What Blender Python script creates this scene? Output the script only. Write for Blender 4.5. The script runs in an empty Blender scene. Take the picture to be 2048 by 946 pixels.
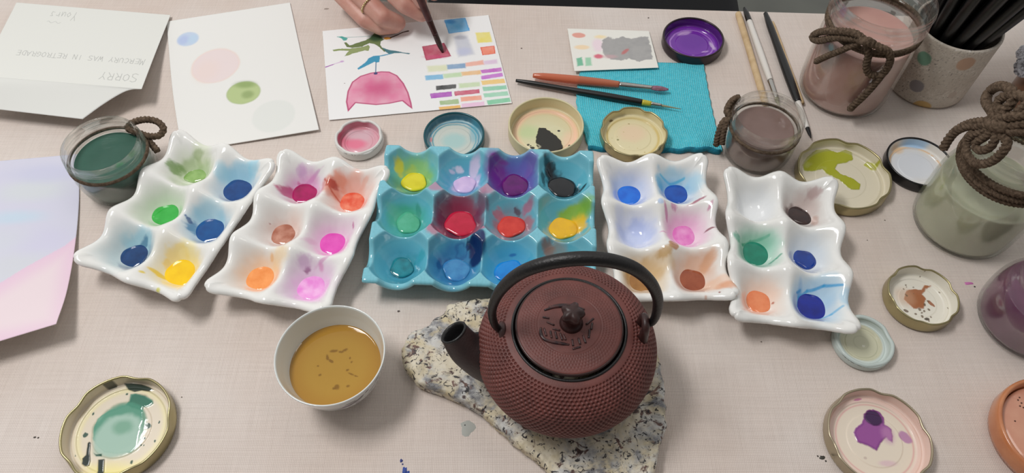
import bpy, bmesh, math, random
import numpy as np
from mathutils import Vector, Matrix, Euler
random.seed(7); rng = np.random.default_rng(7)
C = bpy.context.scene.collection
PI = math.pi
T = 0.75                                    # height of the table top above the floor

# ------------------------------------------------------------------ camera
FPX, EL, CH = 1450.0, math.radians(55.5), 0.5
cam_d = bpy.data.cameras.new('camera'); cam = bpy.data.objects.new('camera', cam_d); C.objects.link(cam)
cam.location = (0, 0, T + CH); cam.rotation_euler = (PI / 2 - EL, 0, 0)
cam_d.sensor_width = 36.0; cam_d.lens = 36.0 * FPX / 2048.0; cam_d.clip_start = 0.02
bpy.context.scene.camera = cam
_c, _s = math.cos(EL), math.sin(EL)
def at(px, py, z=0.0):
    """point of the plane `z` above the table that the photograph shows at px, py"""
    a, b = (px - 1024) / FPX, (473 - py) / FPX
    d = Vector((a, _c + b * _s, -_s + b * _c))
    t = (z - CH) / d.z
    return Vector((d.x * t, d.y * t, z + T))
def on_cyl(px, py, cx, cy, R):
    """angle and height where the ray meets an upright cylinder"""
    a, b = (px - 1024) / FPX, (473 - py) / FPX
    d = np.array((a, _c + b * _s, -_s + b * _c))
    A = d[0]**2 + d[1]**2; B = -2 * (d[0] * cx + d[1] * cy); Cc = cx * cx + cy * cy - R * R
    D = max(B * B - 4 * A * Cc, 0); t = (-B - math.sqrt(D)) / (2 * A)
    return math.atan2(d[1] * t - cy, d[0] * t - cx), CH + d[2] * t

# ------------------------------------------------------------------ colours and materials
def lin(c):
    c = np.asarray(c, float) / 255.0
    return np.where(c <= 0.04045, c / 12.92, ((c + 0.055) / 1.055) ** 2.4)
def L4(c): return tuple(lin(c)) + (1.0,)
MATS = {}
def mat(name, col, rough=0.5, metal=0.0, coat=0.0, sss=0.0, trans=0.0, noise=None, bump=None, spec=0.5):
    """noise=(second colour, scale, contrast lo, hi); bump=(scale, strength)"""
    if name in MATS: return MATS[name]
    m = bpy.data.materials.new(name); m.use_nodes = True; nt = m.node_tree; N = nt.nodes; K = nt.links
    p = N['Principled BSDF']
    p.inputs['Base Color'].default_value = L4(col); p.inputs['Roughness'].default_value = rough
    p.inputs['Metallic'].default_value = metal; p.inputs['Coat Weight'].default_value = coat
    p.inputs['Coat Roughness'].default_value = 0.05; p.inputs['Specular IOR Level'].default_value = spec
    p.inputs['Transmission Weight'].default_value = trans
    if sss: p.inputs['Subsurface Weight'].default_value = sss; p.inputs['Subsurface Radius'].default_value = (0.006, 0.003, 0.002); p.inputs['Subsurface Scale'].default_value = 0.5
    tc = N.new('ShaderNodeTexCoord')
    if noise:
        n = N.new('ShaderNodeTexNoise'); n.inputs['Scale'].default_value = noise[1]; n.inputs['Detail'].default_value = 4
        K.new(tc.outputs['Object'], n.inputs['Vector'])
        r = N.new('ShaderNodeValToRGB'); r.color_ramp.elements[0].position = noise[2]; r.color_ramp.elements[1].position = noise[3]
        r.color_ramp.elements[0].color = L4(col); r.color_ramp.elements[1].color = L4(noise[0])
        K.new(n.outputs['Fac'], r.inputs['Fac']); K.new(r.outputs['Color'], p.inputs['Base Color'])
    if bump:
        n = N.new('ShaderNodeTexNoise'); n.inputs['Scale'].default_value = bump[0]; n.inputs['Detail'].default_value = 5
        K.new(tc.outputs['Object'], n.inputs['Vector'])
        b = N.new('ShaderNodeBump'); b.inputs['Strength'].default_value = bump[1]; b.inputs['Distance'].default_value = 0.001
        K.new(n.outputs['Fac'], b.inputs['Height']); K.new(b.outputs['Normal'], p.inputs['Normal'])
    MATS[name] = m
    return m
def matv(name, dry=0.5, wet=0.06, coat=0.0, metal=0.0, bump=None, spec=0.5, sss=0.0):
    """pigment colours come from the mesh attribute Col, wetness from Wet"""
    m = mat(name, (200, 200, 200), dry, metal, coat, bump=bump, spec=spec, sss=sss)
    nt = m.node_tree; p = nt.nodes['Principled BSDF']
    a = nt.nodes.new('ShaderNodeAttribute'); a.attribute_name = 'Col'
    nt.links.new(a.outputs['Color'], p.inputs['Base Color'])
    w = nt.nodes.new('ShaderNodeAttribute'); w.attribute_name = 'Wet'
    mr = nt.nodes.new('ShaderNodeMapRange'); mr.inputs['To Min'].default_value = dry; mr.inputs['To Max'].default_value = wet
    nt.links.new(w.outputs['Fac'], mr.inputs['Value']); nt.links.new(mr.outputs['Result'], p.inputs['Roughness'])
    return m
def glass_mat(name, col=(250, 251, 250), clear=0.68):
    m = bpy.data.materials.new(name); m.use_nodes = True; nt = m.node_tree; N = nt.nodes; K = nt.links
    N.remove(N['Principled BSDF']); out = N['Material Output']
    g = N.new('ShaderNodeBsdfGlass'); g.inputs['Color'].default_value = L4(col); g.inputs['Roughness'].default_value = 0.0; g.inputs['IOR'].default_value = 1.45
    t = N.new('ShaderNodeBsdfTransparent'); t.inputs['Color'].default_value = L4(col)
    x = N.new('ShaderNodeMixShader'); x.inputs[0].default_value = clear
    K.new(g.outputs[0], x.inputs[1]); K.new(t.outputs[0], x.inputs[2]); K.new(x.outputs[0], out.inputs['Surface'])
    return m

# ------------------------------------------------------------------ objects
def tag(o, label=None, cat=None, group=None, kind=None):
    if label: o['label'] = label
    if cat: o['category'] = cat
    if group: o['group'] = group
    if kind: o['kind'] = kind
    return o
def thing(name, loc, label, cat, group=None, rz=0.0):
    o = bpy.data.objects.new(name, None); C.objects.link(o); o.empty_display_size = 0.02
    o.location = loc; o.rotation_euler = (0, 0, rz)
    return tag(o, label, cat, group)
def link(name, me, m, parent=None, smooth=True):
    o = bpy.data.objects.new(name, me); C.objects.link(o)
    if m: me.materials.append(m)
    if smooth: me.polygons.foreach_set('use_smooth', np.ones(len(me.polygons), bool))
    if parent: o.parent = parent
    return o
def mesh(name, V, F):
    me = bpy.data.meshes.new(name)
    if isinstance(F, np.ndarray):
        V = np.ascontiguousarray(V, np.float32); n = len(F); k = F.shape[1]
        me.vertices.add(len(V)); me.vertices.foreach_set('co', V.ravel())
        me.loops.add(n * k); me.loops.foreach_set('vertex_index', np.ascontiguousarray(F, np.int32).ravel())
        me.polygons.add(n); me.polygons.foreach_set('loop_start', np.arange(0, n * k, k, dtype=np.int32))
        me.update(calc_edges=True); me.validate()
    else:
        me.from_pydata([tuple(v) for v in V], [], F); me.update()
    return me
def paintattr(me, col, wet=None):
    n = len(me.vertices); c = np.ones((n, 4), np.float32); c[:, :3] = col[:n]
    a = me.attributes.new('Col', 'FLOAT_COLOR', 'POINT'); a.data.foreach_set('color', c.ravel())
    w = me.attributes.new('Wet', 'FLOAT', 'POINT'); w.data.foreach_set('value', (np.zeros(n) if wet is None else wet[:n]).astype(np.float32))
def gridF(nx, ny, wrap=False):
    """faces of an ny x nx vertex grid (row-major); wrap joins the last column to the first"""
    i = np.arange(nx if wrap else nx - 1); j = np.arange(ny - 1)
    I, J = np.meshgrid(i, j); I2 = (I + 1) % nx
    return np.stack([J * nx + I, J * nx + I2, (J + 1) * nx + I2, (J + 1) * nx + I], -1).reshape(-1, 4)
def resample(pts, n=None, step=None, smooth=True):
    P = np.array([tuple(p) for p in pts], float)
    if smooth and len(P) > 2:
        Q = []; k = 12
        E = np.vstack([2 * P[0] - P[1], P, 2 * P[-1] - P[-2]])
        for i in range(1, len(E) - 2):
            p0, p1, p2, p3 = E[i - 1:i + 3]
            for t in np.arange(k) / k:
                Q.append(.5 * ((2 * p1) + (-p0 + p2) * t + (2 * p0 - 5 * p1 + 4 * p2 - p3) * t * t + (-p0 + 3 * p1 - 3 * p2 + p3) * t ** 3))
        Q.append(P[-1]); P = np.array(Q)
    d = np.r_[0, np.cumsum(np.linalg.norm(np.diff(P[:, :3], axis=0), axis=1))]
    if n is None: n = max(3, int(d[-1] / step) + 1)
    s = np.linspace(0, d[-1], n)
    return np.stack([np.interp(s, d, P[:, i]) for i in range(P.shape[1])], 1)
def lathe(name, prof, m, parent=None, seg=96, mod=None, closed=False):
    """prof: (r, z) list; mod(R, Z, TH) may return changed R, Z"""
    P = np.array(prof, float); th = np.arange(seg) * 2 * PI / seg
    R = np.repeat(P[:, :1], seg, 1); Z = np.repeat(P[:, 1:2], seg, 1); TH = np.repeat(th[None], len(P), 0)
    if mod: R, Z = mod(R, Z, TH)
    V = np.stack([R * np.cos(TH), R * np.sin(TH), Z], -1).reshape(-1, 3)
    F = gridF(seg, len(P), True)
    if closed:
        n = len(P); i = np.arange(seg); F = np.vstack([F, np.stack([(n - 1) * seg + i, (n - 1) * seg + (i + 1) % seg, (i + 1) % seg, i], -1)])
    me = mesh(name, V, F)
    if not closed:
        bm = bmesh.new(); bm.from_mesh(me); bmesh.ops.remove_doubles(bm, verts=bm.verts, dist=1e-7); bmesh.ops.recalc_face_normals(bm, faces=bm.faces); bm.to_mesh(me); bm.free()
    return link(name, me, m, parent)
def tube(name, pts, rad, m, parent=None, seg=14, step=0.002, twist=None, flat=None, smooth=True, cap=True):
    """pts in world or parent space; rad one number or one per point; twist=(strands, turns per metre, depth)"""
    pts = [tuple(p) for p in pts]; rr = rad if hasattr(rad, '__len__') else [rad] * len(pts)
    P4 = resample([p + (r,) for p, r in zip(pts, rr)], step=step, smooth=smooth)
    P, R = P4[:, :3], P4[:, 3]
    Tn = np.gradient(P, axis=0); Tn /= np.linalg.norm(Tn, axis=1)[:, None] + 1e-12
    up = np.array((0, 0, 1.0)) if abs(Tn[0][2]) < .9 else np.array((1.0, 0, 0))
    Nn = np.cross(Tn[0], up); Nn /= np.linalg.norm(Nn); NN = []
    for t in Tn:
        Nn = Nn - t * (Nn @ t); Nn /= np.linalg.norm(Nn); NN.append(Nn)
    NN = np.array(NN); BB = np.cross(Tn, NN)
    ph = np.arange(seg) * 2 * PI / seg
    s = np.r_[0, np.cumsum(np.linalg.norm(np.diff(P, axis=0), axis=1))]
    RR = np.repeat(R[:, None], seg, 1)
    if twist: RR = RR * (1 + twist[2] * np.abs(np.cos(twist[0] / 2 * (ph[None] - 2 * PI * twist[1] * s[:, None]))) - twist[2] * .6)
    ca, sa = np.cos(ph), np.sin(ph)
    if flat: ca = ca * flat[0]; sa = sa * flat[1]
    V = (P[:, None] + RR[..., None] * (NN[:, None] * ca[None, :, None] + BB[:, None] * sa[None, :, None])).reshape(-1, 3)
    F = [tuple(f) for f in gridF(seg, len(P), True)[:, ::-1]]
    if cap:
        F.append(tuple(range(seg))); F.append(tuple(range(len(V) - 1, len(V) - 1 - seg, -1)))
    return link(name, mesh(name, V, F), m, parent)
def box(name, x0, x1, y0, y1, z0, z1, m, parent=None, bev=0.0, rz=0.0, kind=None):
    bm = bmesh.new(); bmesh.ops.create_cube(bm, size=1)
    for v in bm.verts: v.co = Vector(((x0 + x1) / 2 + v.co.x * (x1 - x0), (y0 + y1) / 2 + v.co.y * (y1 - y0), (z0 + z1) / 2 + v.co.z * (z1 - z0)))
    if bev: bmesh.ops.bevel(bm, geom=bm.edges[:], offset=bev, segments=4, affect='EDGES', profile=.5)
    if rz: bmesh.ops.rotate(bm, verts=bm.verts, cent=(0, 0, 0), matrix=Matrix.Rotation(rz, 3, 'Z'))
    me = bpy.data.meshes.new(name); bm.to_mesh(me); bm.free()
    o = link(name, me, m, parent, smooth=bool(bev))
    return o

# ------------------------------------------------------------------ noise and painting
def vn(x, y, seed=0):
    xi = np.floor(x); yi = np.floor(y); fx = x - xi; fy = y - yi; fx = fx * fx * (3 - 2 * fx); fy = fy * fy * (3 - 2 * fy)
    def h(a, b):
        q = np.sin(a * 127.1 + b * 311.7 + seed * 74.7) * 43758.5453
        return q - np.floor(q)
    return (h(xi, yi) * (1 - fx) + h(xi + 1, yi) * fx) * (1 - fy) + (h(xi, yi + 1) * (1 - fx) + h(xi + 1, yi + 1) * fx) * fy
def fbm(x, y, seed=0, o=4):
    v = 0; a = .5; t = 0
    for k in range(o):
        v = v + a * vn(x * 2 ** k, y * 2 ** k, seed + k); t += a; a *= .5
    return v / t
def sst(a, b, x):
    t = np.clip((x - a) / (b - a + 1e-12), 0, 1); return t * t * (3 - 2 * t)
class Paint:
    """pigment laid on the points X, Y (metres, table coordinates) of one surface"""
    def __init__(s, X, Y, base):
        s.X = X.ravel(); s.Y = Y.ravel(); s.col = np.tile(lin(base), (s.X.size, 1)); s.wet = np.zeros(s.X.size); s.h = np.zeros(s.X.size); s.k = 0
    def lay(s, m, col, a=1.0, wet=0.0, h=0.0, mul=False):
        m = np.clip(m * a, 0, 1)[:, None]; c = lin(col)
        if mul: s.col *= (1 - m) + m * c          # transparent glaze
        else: s.col = s.col * (1 - m) + c * m
        if wet: s.wet = np.maximum(s.wet, m[:, 0] * wet)
        if h: s.h = np.maximum(s.h, m[:, 0] * h)
    def blob(s, c, rx, ry, col, a=1.0, rot=0.0, soft=.12, nz=.15, ns=None, wet=0.0, h=0.0, mul=False, edge=None, ring=0.0):
        s.k += 1; dx = s.X - c[0]; dy = s.Y - c[1]; cr, sr = math.cos(rot), math.sin(rot)
        u = (dx * cr + dy * sr) / rx; v = (-dx * sr + dy * cr) / ry
        d = np.hypot(u, v); near = d < 2.5
        n = np.zeros_like(d); ns = ns or 1.6 / max(rx, ry)
        n[near] = fbm(s.X[near] * ns + s.k * 7, s.Y[near] * ns, s.k) - .5
        d = d + nz * 2 * n
        m = 1 - sst(1 - soft, 1 + soft, d)
        if ring: m = m * sst(1 - ring - soft, 1 - ring + soft, d)
        s.lay(m, col, a, wet, h, mul)
        if edge: s.lay(np.clip(1 - np.abs(d - 1) / edge[1], 0, 1), edge[0], edge[2] if len(edge) > 2 else .7)
    def sd(s, pts):
        P = np.array([(p[0], p[1]) for p in pts]); x, y = s.X, s.Y
        d2 = np.full(x.size, 1e9); ins = np.zeros(x.size, bool); n = len(P)
        for i in range(n):
            a = P[i]; b = P[(i + 1) % n]; e = b - a; wx = x - a[0]; wy = y - a[1]
            t = np.clip((wx * e[0] + wy * e[1]) / (e @ e + 1e-18), 0, 1)
            d2 = np.minimum(d2, (wx - e[0] * t) ** 2 + (wy - e[1] * t) ** 2)
            if abs(b[1] - a[1]) > 1e-12:
                c = (a[1] > y) != (b[1] > y)
                ins ^= c & (x < (b[0] - a[0]) * (y - a[1]) / (b[1] - a[1]) + a[0])
        return np.where(ins, -1, 1) * np.sqrt(d2)
    def poly(s, pts, col, a=1.0, soft=.0004, edge=None, nz=0.0, ns=400, wet=0.0, h=0.0, tex=None, mul=False):
        s.k += 1; d = s.sd(pts)
        if nz: d = d + nz * 2 * (fbm(s.X * ns, s.Y * ns, s.k) - .5)
        m = 1 - sst(-soft, soft, d)
        aa = a if tex is None else a * (1 - tex[0] * fbm(s.X * tex[1], s.Y * tex[1], s.k + 3))
        s.lay(m * aa, col, 1.0, wet, h, mul)
        if edge: s.lay(np.clip(1 - np.abs(d + edge[1] * .6) / edge[1], 0, 1), edge[0], edge[2])
    def line(s, pts, w, col, a=1.0, soft=.0003, wet=0.0, h=0.0):
        P = np.array([(p[0], p[1]) for p in pts]); W = w if hasattr(w, '__len__') else [w] * len(P)
        for i in range(len(P) - 1):
            A, B = P[i], P[i + 1]; e = B - A; wx = s.X - A[0]; wy = s.Y - A[1]
            t = np.clip((wx * e[0] + wy * e[1]) / (e @ e + 1e-18), 0, 1)
            d = np.hypot(wx - e[0] * t, wy - e[1] * t) - (W[i] + (W[i + 1] - W[i]) * t)
            s.lay(1 - sst(-soft, soft, d), col, a, wet, h)
    def spots(s, c, rad, n, size, col, a=.9, seed=1, wet=0.0):
        g = np.random.default_rng(seed)
        for i in range(n):
            q = g.normal(0, rad * .5, 2); r = size * g.uniform(.4, 1.2)
            s.blob((c[0] + q[0], c[1] + q[1]), r, r * g.uniform(.6, 1), col, a, g.uniform(0, 3), .25, .2, wet=wet)

# ------------------------------------------------------------------ setting
floor_m = mat('grey_floor', (118, 120, 112), .45, noise=((104, 106, 100), 6, .35, .7))
fl = box('floor', -2.2, 2.2, -1.6, 2.8, -.05, 0, floor_m); tag(fl, kind='structure')

def cloth_material():
    m = bpy.data.materials.new('linen_weave'); m.use_nodes = True; nt = m.node_tree; N = nt.nodes; K = nt.links
    p = N['Principled BSDF']; p.inputs['Roughness'].default_value = .9; p.inputs['Specular IOR Level'].default_value = .15
    tc = N.new('ShaderNodeTexCoord'); mp = N.new('ShaderNodeMapping'); mp.inputs['Rotation'].default_value = (0, 0, math.radians(-2.5))
    K.new(tc.outputs['Object'], mp.inputs['Vector'])
    w = []
    for d in ('X', 'Y'):
        q = N.new('ShaderNodeTexWave'); q.bands_direction = d; q.inputs['Scale'].default_value = 260.0
        q.inputs['Distortion'].default_value = 1.2; q.inputs['Detail'].default_value = 1.5; q.inputs['Detail Scale'].default_value = .35
        K.new(mp.outputs[0], q.inputs['Vector']); w.append(q)
    mx = N.new('ShaderNodeMath'); mx.operation = 'MULTIPLY'; K.new(w[0].outputs['Fac'], mx.inputs[0]); K.new(w[1].outputs['Fac'], mx.inputs[1])
    sl = N.new('ShaderNodeMapping'); sl.inputs['Scale'].default_value = (25, 700, 1); K.new(mp.outputs[0], sl.inputs['Vector'])
    n1 = N.new('ShaderNodeTexNoise'); n1.inputs['Scale'].default_value = 1; n1.inputs['Detail'].default_value = 3; K.new(sl.outputs[0], n1.inputs['Vector'])
    sl2 = N.new('ShaderNodeMapping'); sl2.inputs['Scale'].default_value = (700, 25, 1); K.new(mp.outputs[0], sl2.inputs['Vector'])
    n2 = N.new('ShaderNodeTexNoise'); n2.inputs['Scale'].default_value = 1; n2.inputs['Detail'].default_value = 3; K.new(sl2.outputs[0], n2.inputs['Vector'])
    ad = N.new('ShaderNodeMath'); ad.operation = 'ADD'; K.new(n1.outputs['Fac'], ad.inputs[0]); K.new(n2.outputs['Fac'], ad.inputs[1])
    a2 = N.new('ShaderNodeMath'); a2.operation = 'MULTIPLY_ADD'; K.new(ad.outputs[0], a2.inputs[0]); a2.inputs[1].default_value = .42; K.new(mx.outputs[0], a2.inputs[2])
    r = N.new('ShaderNodeValToRGB'); r.color_ramp.elements[0].position = .25; r.color_ramp.elements[1].position = 1.0
    r.color_ramp.elements[0].color = L4((204, 193, 186)); r.color_ramp.elements[1].color = L4((240, 231, 225))
    K.new(a2.outputs[0], r.inputs['Fac'])
    n3 = N.new('ShaderNodeTexNoise'); n3.inputs['Scale'].default_value = 9; n3.inputs['Detail'].default_value = 3; K.new(tc.outputs['Object'], n3.inputs['Vector'])
    r3 = N.new('ShaderNodeValToRGB'); r3.color_ramp.elements[0].position = .3; r3.color_ramp.elements[1].position = .7
    r3.color_ramp.elements[0].color = L4((246, 240, 236)); r3.color_ramp.elements[1].color = L4((255, 255, 255)); K.new(n3.outputs['Fac'], r3.inputs['Fac'])
    mm = N.new('ShaderNodeMix'); mm.data_type = 'RGBA'; mm.blend_type = 'MULTIPLY'; mm.inputs[0].default_value = 1
    K.new(r.outputs[0], mm.inputs[6]); K.new(r3.outputs[0], mm.inputs[7]); K.new(mm.outputs[2], p.inputs['Base Color'])
    b = N.new('ShaderNodeBump'); b.inputs['Strength'].default_value = .35; b.inputs['Distance'].default_value = .0005
    K.new(a2.outputs[0], b.inputs['Height']); K.new(b.outputs[0], p.inputs['Normal'])
    return m
linen = cloth_material()
TY = math.radians(-2.5)                                   # the table stands slightly turned
table_y1 = .652 - .0446 * .083                            # far edge at x = 0
tab = thing('table', (0, 0, 0), 'large table under the beige linen tablecloth', 'table', rz=TY)
wood = mat('table_wood', (120, 85, 60), .5, noise=((95, 66, 45), 12, .3, .7))
box('table_top', -.85, .85, -.2, table_y1 - .003, T - .03, T - .0015, wood, tab, .002)
for sx in (-.79, .79):
    for sy in (-.14, .585):
        lg = box('leg', sx - .03, sx + .03, sy - .03, sy + .03, 0, T - .03, wood, tab, .004)
# tablecloth: lies on the top, rounds over the far edge and hangs down
nx = 300; ys = np.r_[np.linspace(-.24, table_y1 - .006, 150)]
xs = np.linspace(-.9, .9, nx)
rows = [(y, 0.0) for y in ys] + [(table_y1 - .006 + .006 * math.sin(a), -.006 * (1 - math.cos(a))) for a in np.linspace(.25, PI / 2, 6)] + [(table_y1 + .002 * k, -.006 - .018 * k) for k in range(1, 14)]
X = np.repeat(xs[None], len(rows), 0); Y = np.repeat(np.array([r[0] for r in rows])[:, None], nx, 1); Z = np.repeat(np.array([r[1] for r in rows])[:, None], nx, 1)
top = Z > -.001
Y = np.where(top, Y, Y + .006 * np.sin(X * 34) * np.clip(-Z / .2, 0, 1))
def cline(p, q, amp, wid):
    a = at(*p); b = at(*q); ax, ay = a.x, a.y; ex, ey = b.x - ax, b.y - ay
    cx, cy = X * math.cos(TY) - Y * math.sin(TY), X * math.sin(TY) + Y * math.cos(TY)
    t = np.clip(((cx - ax) * ex + (cy - ay) * ey) / (ex * ex + ey * ey), 0, 1)
    d = np.hypot(cx - ax - ex * t, cy - ay - ey * t)
    return amp * np.exp(-(d / wid) ** 2)
crease = cline((345, 590), (262, 830), -.0010, .0035) + cline((980, 850), (900, 640), -.0005, .008) + cline((1800, 640), (1830, 760), -.0005, .008) + cline((1140, 20), (1180, 60), 0, .01)
Z = np.where(top, Z - .0006 * fbm(X * 9, Y * 9, 3) + crease - .0002, Z)
cl = link('tablecloth', mesh('tablecloth', np.stack([X, Y, Z], -1).reshape(-1, 3), gridF(nx, len(rows))), linen)
cl.location = (0, 0, T); cl.rotation_euler = (0, 0, TY)
tag(cl, 'beige woven linen tablecloth covering the whole table', 'tablecloth')
def flat_blob(name, pts, m, z, parent, h=.0002):
    V = [(p.x, p.y, z) for p in pts]; n = len(V)
    c = sum((Vector(v) for v in V), Vector()) / n
    V = V + [tuple(c.lerp(Vector(v), .8) + Vector((0, 0, h))) for v in V[:n]]
    F = [(i, (i + 1) % n, n + (i + 1) % n, n + i) for i in range(n)] + [tuple(range(n, 2 * n))]
    o = link(name, mesh(name, V, F), m)
    o.parent = parent; o.matrix_parent_inverse = (Matrix.Translation(parent.location) @ parent.rotation_euler.to_matrix().to_4x4()).inverted()
    return o
def speck(px, py, rx, ry, col, seed):
    g = np.random.default_rng(seed); c = at(px, py); pts = []
    for k in range(14):
        a = k * 2 * PI / 14; f = g.uniform(.65, 1.15)
        pts.append(Vector((c.x + rx * f * math.cos(a), c.y + ry * f * math.sin(a), 0)))
    return flat_blob('paint_speck', pts, mat('speck_%d_%d_%d' % col, col, .8), T - .00055, cl, .0004)
for i, (px, py, rx, ry, col) in enumerate([(803, 921, .0012, .0014, (60, 70, 130)), (805, 928, .0007, .0007, (60, 70, 130)), (809, 941, .0022, .003, (62, 85, 160)), (815, 946, .002, .002, (62, 85, 160)),
        (797, 622, .0012, .001, (90, 80, 75)), (1937, 566, .004, .0016, (205, 120, 180)), (1950, 573, .0008, .0007, (60, 50, 50)),
        (1645, 915, .0022, .0018, (70, 68, 62)), (1652, 922, .0008, .0008, (80, 75, 70)), (1636, 912, .0007, .0007, (80, 75, 70)), (69, 874, .0011, .0008, (85, 78, 72)), (76, 875, .0008, .0008, (85, 78, 72)),
        (653, 17, .003, .0012, (160, 145, 135)), (1297, 35, .0009, .0008, (110, 100, 95)), (1043, 96, .0009, .0008, (120, 105, 98)), (724, 557, .0009, .0008, (90, 82, 76)), (1523, 683, .0007, .0006, (120, 110, 100)),
        (363, 794, .0006, .0006, (110, 100, 92)), (1770, 440, .0007, .0006, (120, 108, 98)), (930, 850, .0006, .0006, (130, 120, 112)), (1735, 480, .0006, .0005, (120, 110, 100))]):
    speck(px, py, rx, ry, col, i)
# faint turquoise wash soaked in the cloth
speck(935, 855, .006, .007, (176, 178, 172), 77)

# dark chair beyond the table
ch = thing('chair', (.13, 1.12, 0), 'black padded chair beyond the far edge of the table', 'chair', rz=math.radians(-4))
blk = mat('black_fabric', (14, 15, 19), .85, bump=(400, .3)); dmet = mat('dark_metal', (25, 25, 27), .4, .8)
box('seat', -.27, .265, -.24, .24, .40, .47, blk, ch, .03)
box('backrest', -.25, .25, .25, .30, .55, .95, blk, ch, .025)
for sx in (-1, 1):
    tube('leg', [(sx * .22, -.18, .41), (sx * .235, -.2, 0.0)], .012, dmet, ch, step=.05)
    tube('leg', [(sx * .22, .27, .93), (sx * .22, .26, .42), (sx * .23, .31, 0.0)], .012, dmet, ch, step=.03)

# ------------------------------------------------------------------ paper sheets
paper_m = matv('paper', .8, .35, spec=.2)
def sheet(name, left, right, nu, nv, paint=None, label=None, cat=None, th=.0004, base=(238, 238, 235), parent=None, bow=0.0):
    """loft between two edges of (px, py, z); v runs along the edges, u from left to right"""
    Lp = resample([tuple(at(*p)) for p in left], n=nv, smooth=len(left) > 2); Rp = resample([tuple(at(*p)) for p in right], n=nv, smooth=len(right) > 2)
    u = np.linspace(0, 1, nu)[None, :, None]
    P = Lp[:, None] * (1 - u) + Rp[:, None] * u
    if bow: P[..., 2] += bow * np.sin(u[..., 0] * PI)
    org = P.reshape(-1, 3).mean(0); org[2] = T
    pt = Paint(P[..., 0], P[..., 1], base)
    U = np.repeat(np.linspace(0, 1, nu)[None], nv, 0); Vv = np.repeat(np.linspace(0, 1, nv)[:, None], nu, 1)
    if paint: paint(pt, U, Vv)
    V0 = (P.reshape(-1, 3) - org); n = nu * nv
    bi = np.r_[np.arange(nu), np.arange(1, nv) * nu + nu - 1, (nv - 1) * nu + np.arange(nu - 2, -1, -1), np.arange(nv - 2, 0, -1) * nu]
    V1 = V0.copy(); V1[:, 2] -= th
    F = gridF(nu, nv)[:, ::-1]; Fb = gridF(nu, nv) + n
    j = np.roll(bi, -1); S = np.stack([bi, j, j + n, bi + n], -1)
    me = mesh(name, np.vstack([V0, V1]), np.vstack([F, Fb, S]))
    paintattr(me, np.vstack([pt.col, np.tile(lin(base), (n, 1))]), np.r_[pt.wet, np.zeros(n)])
    o = link(name, me, paper_m, parent); o.location = org if parent is None else Vector(org) - parent.location
    if label: tag(o, label, cat)
    return o
def zm(x0, y0, k, z=.001):
    return lambda *q: at(x0 + q[0] / k, y0 + q[1] / k, z)

# sheet with four dots
def p_dots(p, U, V):
    z = zm(0, 0, 2.956)
    def dot(X, Y, rx, ry, col, a, edge=None, soft=.06, rot=0):
        c = z(X, Y); w = (z(X + rx, Y) - c).length; h = (z(X, Y + ry) - z(X, Y - ry)).length / 2
        p.blob(c, w, h, col, a, rot, soft, .03, edge=edge)
    dot(1112, 232, 62, 40, (190, 210, 238), .8, soft=.12); dot(1085, 238, 30, 25, (175, 190, 235), .5, soft=.5); dot(1140, 232, 28, 26, (190, 218, 240), .5, soft=.5)
    dot(1275, 388, 135, 98, (237, 221, 221), .9, ((240, 212, 200), .08, .4)); dot(1220, 420, 70, 60, (240, 218, 208), .35, soft=.6)
    dot(1440, 548, 97, 65, (184, 202, 142), .95, ((160, 182, 112), .08, .5)); dot(1450, 500, 60, 20, (120, 150, 80), .55, soft=.6); dot(1465, 560, 35, 22, (120, 145, 85), .5, soft=.5)
    dot(1620, 690, 125, 95, (229, 232, 228), .8, soft=.08)
sheet('watercolor_sheet', [(333, 43, .0015), (345, 180, .001), (364, 304, .001)], [(580, 5, .001), (606, 123, .001), (638, 259, .003)], 200, 200, p_dots,
      'white paper sheet painted with blue, pink and green dots', 'paper')

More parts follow.
